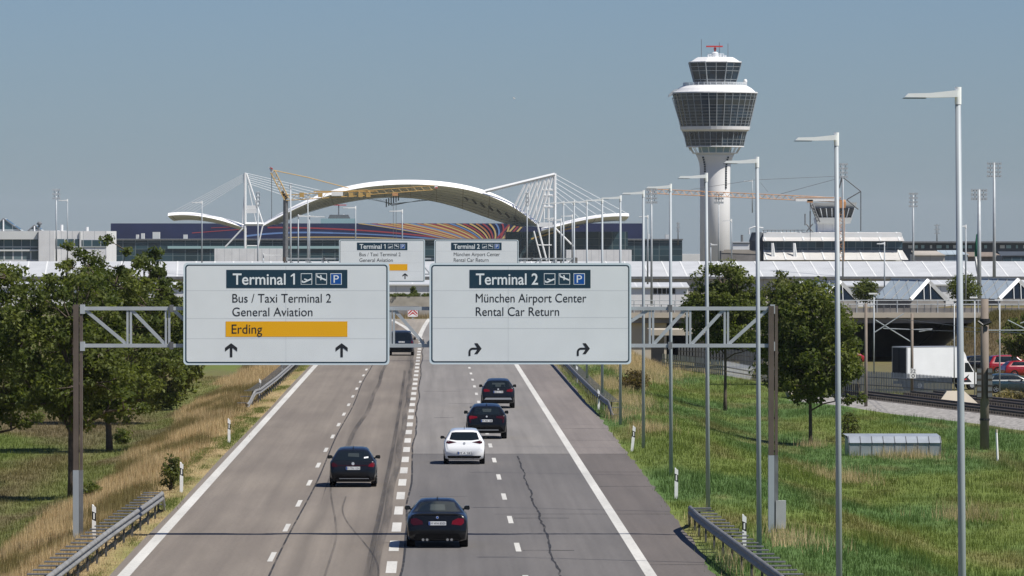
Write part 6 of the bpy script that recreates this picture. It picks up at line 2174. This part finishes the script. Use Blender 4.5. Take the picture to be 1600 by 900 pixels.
b.build("roof_railing", root)
y = Y + 10
root = thing("apron_tower", "small white apron control cab with a dark window band above the white terminal", "control tower", (X(1300, y), y, Z(365, y)))
b = MB(); b.box(X(1277.5, y), X(1321, y), y, y + 8, Z(366, y), Z(348, y), M['wallseam']); b.build("shaft", root)
def fr(z0, z1, a0, a1, c0, c1, m, nm, dy=0):
    b = MB()
    vs = [(X(a0, y), y - 1 - dy, Z(z0, y)), (X(a1, y), y - 1 - dy, Z(z0, y)), (X(a1, y), y + 9 + dy, Z(z0, y)), (X(a0, y), y + 9 + dy, Z(z0, y)), (X(c0, y), y - 2 - dy, Z(z1, y)), (X(c1, y), y - 2 - dy, Z(z1, y)), (X(c1, y), y + 10 + dy, Z(z1, y)), (X(c0, y), y + 10 + dy, Z(z1, y))]
    b.add(vs, [(3, 2, 1, 0), (4, 5, 6, 7), (0, 1, 5, 4), (1, 2, 6, 5), (2, 3, 7, 6), (3, 0, 4, 7)], m)
    return b.build(nm, root)
fr(349.5, 340, 1276, 1328, 1275, 1331, M['wallwhite'], "parapet")
fr(339.9, 325.5, 1277, 1330, 1272, 1334.5, M['glass'], "window_band")
fr(325.4, 316.5, 1271, 1335, 1268, 1338.5, M['wallwhite'], "cab_roof", .3)
b = MB()
for k in range(8):
    t = k / 7
    b.tube([(X(1277 + 53 * t, y), y - 1.1, Z(339.9, y)), (X(1272 + 62.5 * t, y), y - 2.1, Z(325.5, y))], .1, M['cable'], 4)
b.build("mullions", root)
b = MB()
for a_, c_ in (((1266, 318), (1277, 347)), ((1270, 318), (1281, 347)), ((1258, 352), (1258, 334)), ((1266, 362), (1266, 330)), ((1260, 350), (1270, 362)), ((1270, 350), (1260, 362))): b.tube([P(*a_, y - 3), P(*c_, y - 3)], .16, M['galv_d'], 4)
for k in range(6): b.tube([P(1266 + 1.9 * k, 319 + 4.8 * k, y - 3), P(1271 + 1.9 * k, 321 + 4.8 * k, y - 3)], .13, M['galv_d'], 4)
b.build("outside_stair", root)
# small plant block between the tower and the apron terminal
y = 1480.0
root = thing("plant_building", "small grey plant building beside the foot of the control tower", "building", (X(1155, y), y, Z(405, y)))
b = MB(); b.box(X(1127, y), X(1188, y), y, y + 10, -8, Z(392, y), M['conc_d']); b.add([P(1127, 395, y - .1), P(1132, 390, y - .1), P(1170, 390, y - .1), P(1188, 397, y - .1)], [(0, 3, 2, 1)], M['tanroof']); b.build("lower_block", root)
b = MB(); b.box(X(1146, y), X(1172, y), y + 3, y + 9, Z(392, y), Z(378, y), M['wallwhite']); b.box(X(1146, y), X(1172, y), y + 2.8, y + 2.95, Z(381, y), Z(379, y), M['darkroof']); b.build("upper_block", root)
b = MB(); b.tube([(X(1161, y), y + 5, Z(378, y)), (X(1161, y), y + 5, Z(367, y))], .3, M['galv_d'], 6); b.build("flue", root)
y = 2250.0
b = MB(); b.box(X(1063, y), X(1096, y), y, y + 20, -14, Z(397, y), M['wallwhite']); tag(b.build("white_shed"), "low white shed between the glass building and the control tower", "building")

# far right dark halls
Y = 1700.0
root = thing("dark_hall", "long dark hall with a flat roof behind the masts at the far right", "building", (X(1510, Y), Y, Z(405, Y)))
b = MB(); b.box(X(1408, Y), X(1760, Y), Y, Y + 60, -12, Z(380, Y), M['darkroof']); b.build("wall", root)
b = MB(); b.box(X(1404, Y), X(1762, Y), Y - 2, Y + 62, Z(379.5, Y), Z(377.2, Y), M['galv_d']); b.build("roof", root)
rr_ = np.random.default_rng(5)
for k in range(16):
    q = 1415 + 12 * k + rr_.random() * 5
    b = MB(); b.box(X(q, Y), X(q + 3 + 5 * rr_.random(), Y), Y - .3, Y - .02, Z(388, Y), Z(383, Y), M['teal'] if k % 3 else M['wallwhite']); b.build("window", root)
for (a_, c_, t_, bt, m_, yy, lab) in ((1430, 1476, 392, 412, 'tanroof', 1300, "tan roofed shed left of the nearest lamp pole"), (1470, 1512, 391, 412, 'greyroof', 1350, "grey blue shed behind the nearest lamp pole"), (1510, 1566, 394, 412, 'wood', 1400, "reddish brown shed behind the two tall flood masts"), (1566, 1680, 393, 414, 'darkroof', 1320, "dark glazed block at the right photo edge")):
    r_t = thing("shed_building", lab, "building", (X((a_ + c_) / 2, yy), yy, Z(bt, yy)), "sheds at the far right")
    b = MB(); b.box(X(a_, yy), X(c_, yy), yy, yy + 14, -8, Z(t_ + 6, yy), M['wallbeige'] if m_ == 'tanroof' else M[m_]); b.build("wall", r_t)
    b = MB(); b.add([(X(a_, yy) - .3, yy - .4, Z(t_ + 7, yy)), (X(c_, yy) + .3, yy - .4, Z(t_ + 7, yy)), (X(c_, yy) - 1.2, yy + 7, Z(t_, yy)), (X(a_, yy) - .3, yy + 7, Z(t_, yy))], [(0, 1, 2, 3)], M[m_]); b.build("roof", r_t)
    if m_ == 'darkroof':
        b = MB(); b.box(X(a_ + 1, yy), X(c_, yy), yy - .2, yy - .02, Z(412, yy), Z(402, yy), M['glass_b']); b.build("glass_strip", r_t)

# ------------------------------------------------------------------ flood masts and distant lamps
def flood_mast(label, px, pt, pb, Y, w, r0=.14, m=None, rows_=3, cw=None):
    x, zt, zb = X(px, Y), Z(pt, Y), Z(pb, Y)
    root = thing("flood_mast", label, "light mast", (x, Y, zb), "floodlight masts on the airport")
    b = MB(); b.tube([(x, Y, zb - 1), (x, Y, zt)], [r0, r0 * .6], m or M['galv'], 8); b.build("pole", root, True)
    W2 = w * Y / F / 2
    fl = min(.10, .16 * W2)
    s_ = Y / F
    b = MB()
    for k in range(rows_):
        z = zt - (2 + k * 6.5) * s_
        b.tube([(x - W2, Y, z), (x + W2, Y, z)], .05, M['galv_d'], 4)
        for q in (-1, -.6, -.2, .2, .6, 1):
            b.box(x + W2 * q - fl, x + W2 * q + fl, Y - .12, Y + .12, z - fl * 1.3, z + fl * 1.9, M['galv'])
    b.tube([(x - W2 * .6, Y, zt - .3), (x - W2 * .6, Y, zt - (2 + 6.5 * (rows_ - 1)) * s_)], .04, M['galv_d'], 4)
    b.tube([(x + W2 * .6, Y, zt - .3), (x + W2 * .6, Y, zt - (2 + 6.5 * (rows_ - 1)) * s_)], .04, M['galv_d'], 4)
    b.build("floodlights", root)
    return root


flood_mast("flood mast above the left trees beside the white terminal", 88, 295, 400, 950, 11)
flood_mast("flood mast standing in front of the left white pylon", 403, 299, 470, 950, 7, rows_=4)
flood_mast("flood mast right of the yellow crane mast", 454, 286, 440, 900, 3, .16, rows_=2)
flood_mast("flood mast left of the striped screen, beside the paired lamps", 481, 302, 440, 900, 3, .12, rows_=2)
flood_mast("flood mast in front of the right white pylon", 823.5, 300, 430, 1000, 5, .14, rows_=4)
flood_mast("flood mast between the fifth and sixth lamps of the right row", 1018, 295, 465, 800, 16, .16, rows_=4)
flood_mast("flood mast in front of the control tower shaft", 1123, 302, 425, 1000, 13, .14, rows_=3)
flood_mast("flood mast rising behind the orange crane mast", 1317, 255, 430, 900, 13, .13, rows_=4)
flood_mast("flood mast above the left glass gable hall", 1427, 301, 440, 1000, 12, .18, rows_=4)
flood_mast("shorter of the two heavy flood masts at the right", 1530, 296, 470, 700, 22, .27, rows_=3)
flood_mast("tallest flood mast at the right photo edge", 1553.5, 254, 445, 850, 20, .24, rows_=4)
flood_mast("small dark flood mast far behind the dark hall", 1464, 350, 380, 1900, 8, .2, M['galv_d'])
flood_mast("small dark flood mast left of the control tower", 1059.5, 347, 378, 2000, 5, .2, M['galv_d'])
for (px, pt, pb, Y, arm, lab) in ((105.5, 311, 410, 1000, .9, "distant lamp beside the left flood mast"), (315.5, 314, 412, 900, .9, "distant lamp in front of the left wing of the arched roof"), (555.5, 322, 400, 800, 1.0, "distant lamp left above the far Terminal 1 sign"), (628.5, 327, 400, 780, 1.0, "distant lamp above the right part of the far Terminal 1 sign"),
                                 (466, 335, 430, 800, -1.3, "distant lamp of the pair with its arm to the right"), (483.5, 336, 430, 850, -1.3, "distant lamp left of the roof pavilion with its arm to the right"), (1143, 342, 420, 900, .8, "distant lamp right of the control tower shaft"), (1110.5, 380, 430, 900, -.6, "low lamp at the foot of the control tower"), (1175.5, 281, 330, 1200, 1.0, "thin lamp between the crane jib and the third lamp of the row"),
                                 (411.5, 396, 430, 800, -1.4, "low lamp in front of the left hoarding building"), (894, 335, 410, 820, .9, "distant lamp before the right wing roof, single head"), (866, 339, 410, 700, .9, "paired flat lamp left of the right wing roof"), (876.5, 341, 410, 760, .9, "second flat lamp beside the paired flat lamp"), (1509, 351, 470, 640, .7, "thin lamp right of the nearest lamp pole"), (1012, 336, 440, 700, .8, "thin lamp beside the fifth lamp of the right row"), (1382, 350 + 28, 470, 800, .6, "thin lamp left of the left glass gable hall")):
    lamp(X(px, Y), Y, Z(pt, Y), arm, lab, zb=Z(pb, Y), r0=.10, r1=.07, group="distant street lamps", s=1.6 if Y > 700 else 1.2)
# flag
Y = 740.0
root = thing("banner_flag", "tall green and white hanging flag left of the heavy flood masts", "flag", (X(1526, Y), Y, Z(440, Y)))
b = MB(); b.tube([(X(1527.5, Y), Y, Z(470, Y)), (X(1527.5, Y), Y, Z(364, Y))], .05, M['galv'], 6); b.build("pole", root)
for (z0, z1, m_, nm) in ((366, 401, 'green_fl', "green_cloth"), (401, 428, 'white_fl', "white_cloth")):
    b = MB(); rows = []
    for k in range(9):
        z = z0 + (z1 - z0) * k / 8
        w0 = 1 + 3.6 * math.sin(math.pi * min(1, max(.1, (z - 362) / 68)))
        rows.append([(X(1527.2 - w0 * q, Y), Y - .1 + .12 * math.sin(q * 6 + k * .6), Z(z, Y)) for q in np.linspace(0, 1, 6)])
    b.grid(rows, M[m_]); b.build(nm, root, True)

# ------------------------------------------------------------------ cranes
def lattice(b, a, c, w, m, n=14, r=.07):
    a, c = Vector(a), Vector(c)
    d = (c - a).normalized()
    up = Vector((0, 0, 1)) if abs(d.z) < .8 else Vector((1, 0, 0))
    u = (up - d * up.dot(d)).normalized() * w / 2
    v = d.cross(u)
    rails = [a + u + v, a + u - v, a - u + v, a - u - v]
    for p in rails: b.tube([p, p + (c - a)], r, m, 4)
    for k in range(n):
        t0, t1 = k / n, (k + 1) / n
        for i, j in ((0, 2), (1, 3), (0, 1), (2, 3)):
            if k % 2: i, j = j, i
            b.tube([rails[i] + (c - a) * t0, rails[j] + (c - a) * t1], r * .6, m, 3, False)


Y = 1500.0
root = thing("tower_crane", "yellow tower crane with a jib across the arched roof", "crane", (X(446, Y), Y, Z(410, Y)), "construction cranes")
b = MB(); b.tube([P(446, 412, Y), P(446.5, 312, Y)], [.7, .6], M['galv_d'], 8); b.build("mast", root)
b = MB(); lattice(b, P(448, 311, Y), P(426, 268, Y), 1.1, M['crane_y'], 12, .11); b.tube([P(448, 311, Y), P(440, 299, Y)], .4, M['black'], 6); b.build("raised_boom", root)
b = MB(); lattice(b, P(447, 309, Y), P(575, 301, Y), 1.3, M['crane_y'], 16, .09); lattice(b, P(575, 301, Y), P(681, 293, Y), 1.0, M['crane_y'], 18, .075); b.box(X(490, Y), X(590, Y), Y - .3, Y + .3, Z(300, Y), Z(298.2, Y), M['crane_y'])
for q in (468, 497, 545, 560, 572): b.box(X(q, Y), X(q + 7, Y), Y - .9, Y + .6, Z(308, Y), Z(301, Y), M['crane_y'])
b.build("jib", root)
b = MB(); b.box(X(518, Y), X(536, Y), Y - 1.0, Y - .9, Z(306, Y), Z(299.5, Y), M['white']); b.build("name_board", root)
b = MB(); b.prism([(X(420, Y), Z(261, Y)), (X(425, Y), Z(262, Y)), (X(427, Y), Z(268, Y)), (X(423, Y), Z(269, Y))], Y - .3, Y + .3, M['white']); b.prism([(X(422, Y), Z(260.5, Y)), (X(426, Y), Z(263, Y)), (X(427, Y), Z(265, Y)), (X(424, Y), Z(264, Y))], Y - .5, Y - .31, M['red']); b.prism([(X(679, Y), Z(289, Y)), (X(684, Y), Z(289, Y)), (X(683.5, Y), Z(295, Y)), (X(679, Y), Z(294, Y))], Y - .7, Y + .5, M['white']); b.prism([(X(680, Y), Z(292.5, Y)), (X(683.5, Y), Z(292.5, Y)), (X(683.5, Y), Z(294.5, Y)), (X(680, Y), Z(294, Y))], Y - .8, Y - .71, M['red']); b.build("end_plate", root)
b = MB(); b.tube([P(427, 266, Y), P(480, 277, Y), P(545, 294, Y)], .1, M['crane_y'], 4); b.tube([P(424.5, 270, Y), P(424.5, 342, Y)], .07, M['galv_d'], 4); b.tube([P(614.5, 302, Y), P(614.5, 372, Y)], .05, M['galv_d'], 4); b.tube([P(619, 302, Y), P(619, 372, Y)], .05, M['galv_d'], 4); b.build("ropes", root)
b = MB(); b.box(X(613, Y), X(622, Y), Y - .6, Y + .6, Z(306, Y), Z(301.5, Y), M['crane_o']); b.build("trolley", root)
Y = 1000.0
root = thing("tower_crane", "orange tower crane whose long jib passes in front of the control tower", "crane", (X(1315, Y), Y, Z(465, Y)), "construction cranes")
b = MB(); lattice(b, P(1315, 470, Y), P(1315, 318, Y), .75, M['crane_o'], 30, .06); b.build("mast", root)
b = MB(); lattice(b, P(1314, 312.5, Y), P(1013, 298.5, Y), .70, M['crane_o'], 56, .055); b.build("jib", root)
b = MB(); b.box(X(1243, Y), X(1305, Y), Y - .5, Y - .45, Z(314.5, Y), Z(307.5, Y), M['white']); b.box(X(1243, Y), X(1303, Y), Y - .53, Y - .51, Z(309.5, Y), Z(308.2, Y), M['crane_o']); b.build("name_board", root)
b = MB(); b.lathe([(.5, Z(324, Y)), (.7, Z(318, Y)), (.55, Z(312, Y))], (X(1315.5, Y), Y), M['crane_o'], 8); b.box(X(1311, Y), X(1321, Y), Y - .7, Y + .5, Z(325, Y), Z(315, Y), M['crane_o']); b.build("slewing_unit", root)
b = MB(); b.box(X(1261, Y), X(1270, Y), Y - .5, Y + .5, Z(316.5, Y), Z(312, Y), M['crane_o']); b.tube([P(1266, 316, Y), P(1266, 376, Y)], .04, M['black'], 4); b.build("trolley", root)
b = MB()
for a_, c_, w_ in (((1316, 313), (1316, 276), .11), ((1316, 276), (1345, 299), .13), ((1345, 299), (1323, 312), .13), ((1323, 312), (1341, 327), .16), ((1345, 299), (1345, 361), .12), ((1316, 276), (1311, 294), .2)): b.tube([P(*a_, Y), P(*c_, Y)], w_ * .7, M['galv_d'], 5)
b.build("counter_frame", root)
b = MB(); b.tube([P(1316, 277, Y), P(1220, 303, Y)], .035, M['galv_d'], 4); b.tube([P(1316, 275, Y), P(1180, 281, Y), P(1080, 296, Y)], .03, M['galv_d'], 4); b.tube([P(1188, 285, Y), P(1200, 300, Y)], .02, M['galv_d'], 4); b.build("ropes", root)

# a small white bird high above the arched roof
Y = 900.0
c0 = Vector(P(803, 153.5, Y))
root = thing("white_bird", "tiny white bird in the sky above the arched roof", "bird", tuple(c0))
b = MB(); b.tube([c0 + Vector((-.16, 0, .05)), c0 + Vector((-.08, 0, .03)), c0, c0 + Vector((.10, 0, -.03)), c0 + Vector((.18, 0, -.06))], [.02, .06, .09, .06, .015], M['white'], 8)
for sg in (-1, 1):
    b.add([c0 + Vector((-.06, sg * .04, .03)), c0 + Vector((.08, sg * .04, .01)), c0 + Vector((.04, sg * .30, .16)), c0 + Vector((-.02, sg * .32, .17))], [(0, 1, 2, 3)], M['white'])
b.build("body", root, True)

# ------------------------------------------------------------------ air
hz = bpy.data.materials.new("haze_air")
hz.use_nodes = True
nt = hz.node_tree
nt.nodes.remove(nt.nodes["Principled BSDF"])
pv = nt.nodes.new("ShaderNodeVolumePrincipled")
pv.inputs["Color"].default_value = (0.80, 0.88, 0.96, 1)
pv.inputs["Density"].default_value = 0.000022
nt.links.new(pv.outputs[0], nt.nodes["Material Output"].inputs["Volume"])
HAZE = True
if HAZE:
    b = MB(); b.box(-7000, 7000, -500, 15000, -60, 90, hz)
    tag(b.build("haze"), kind="stuff")
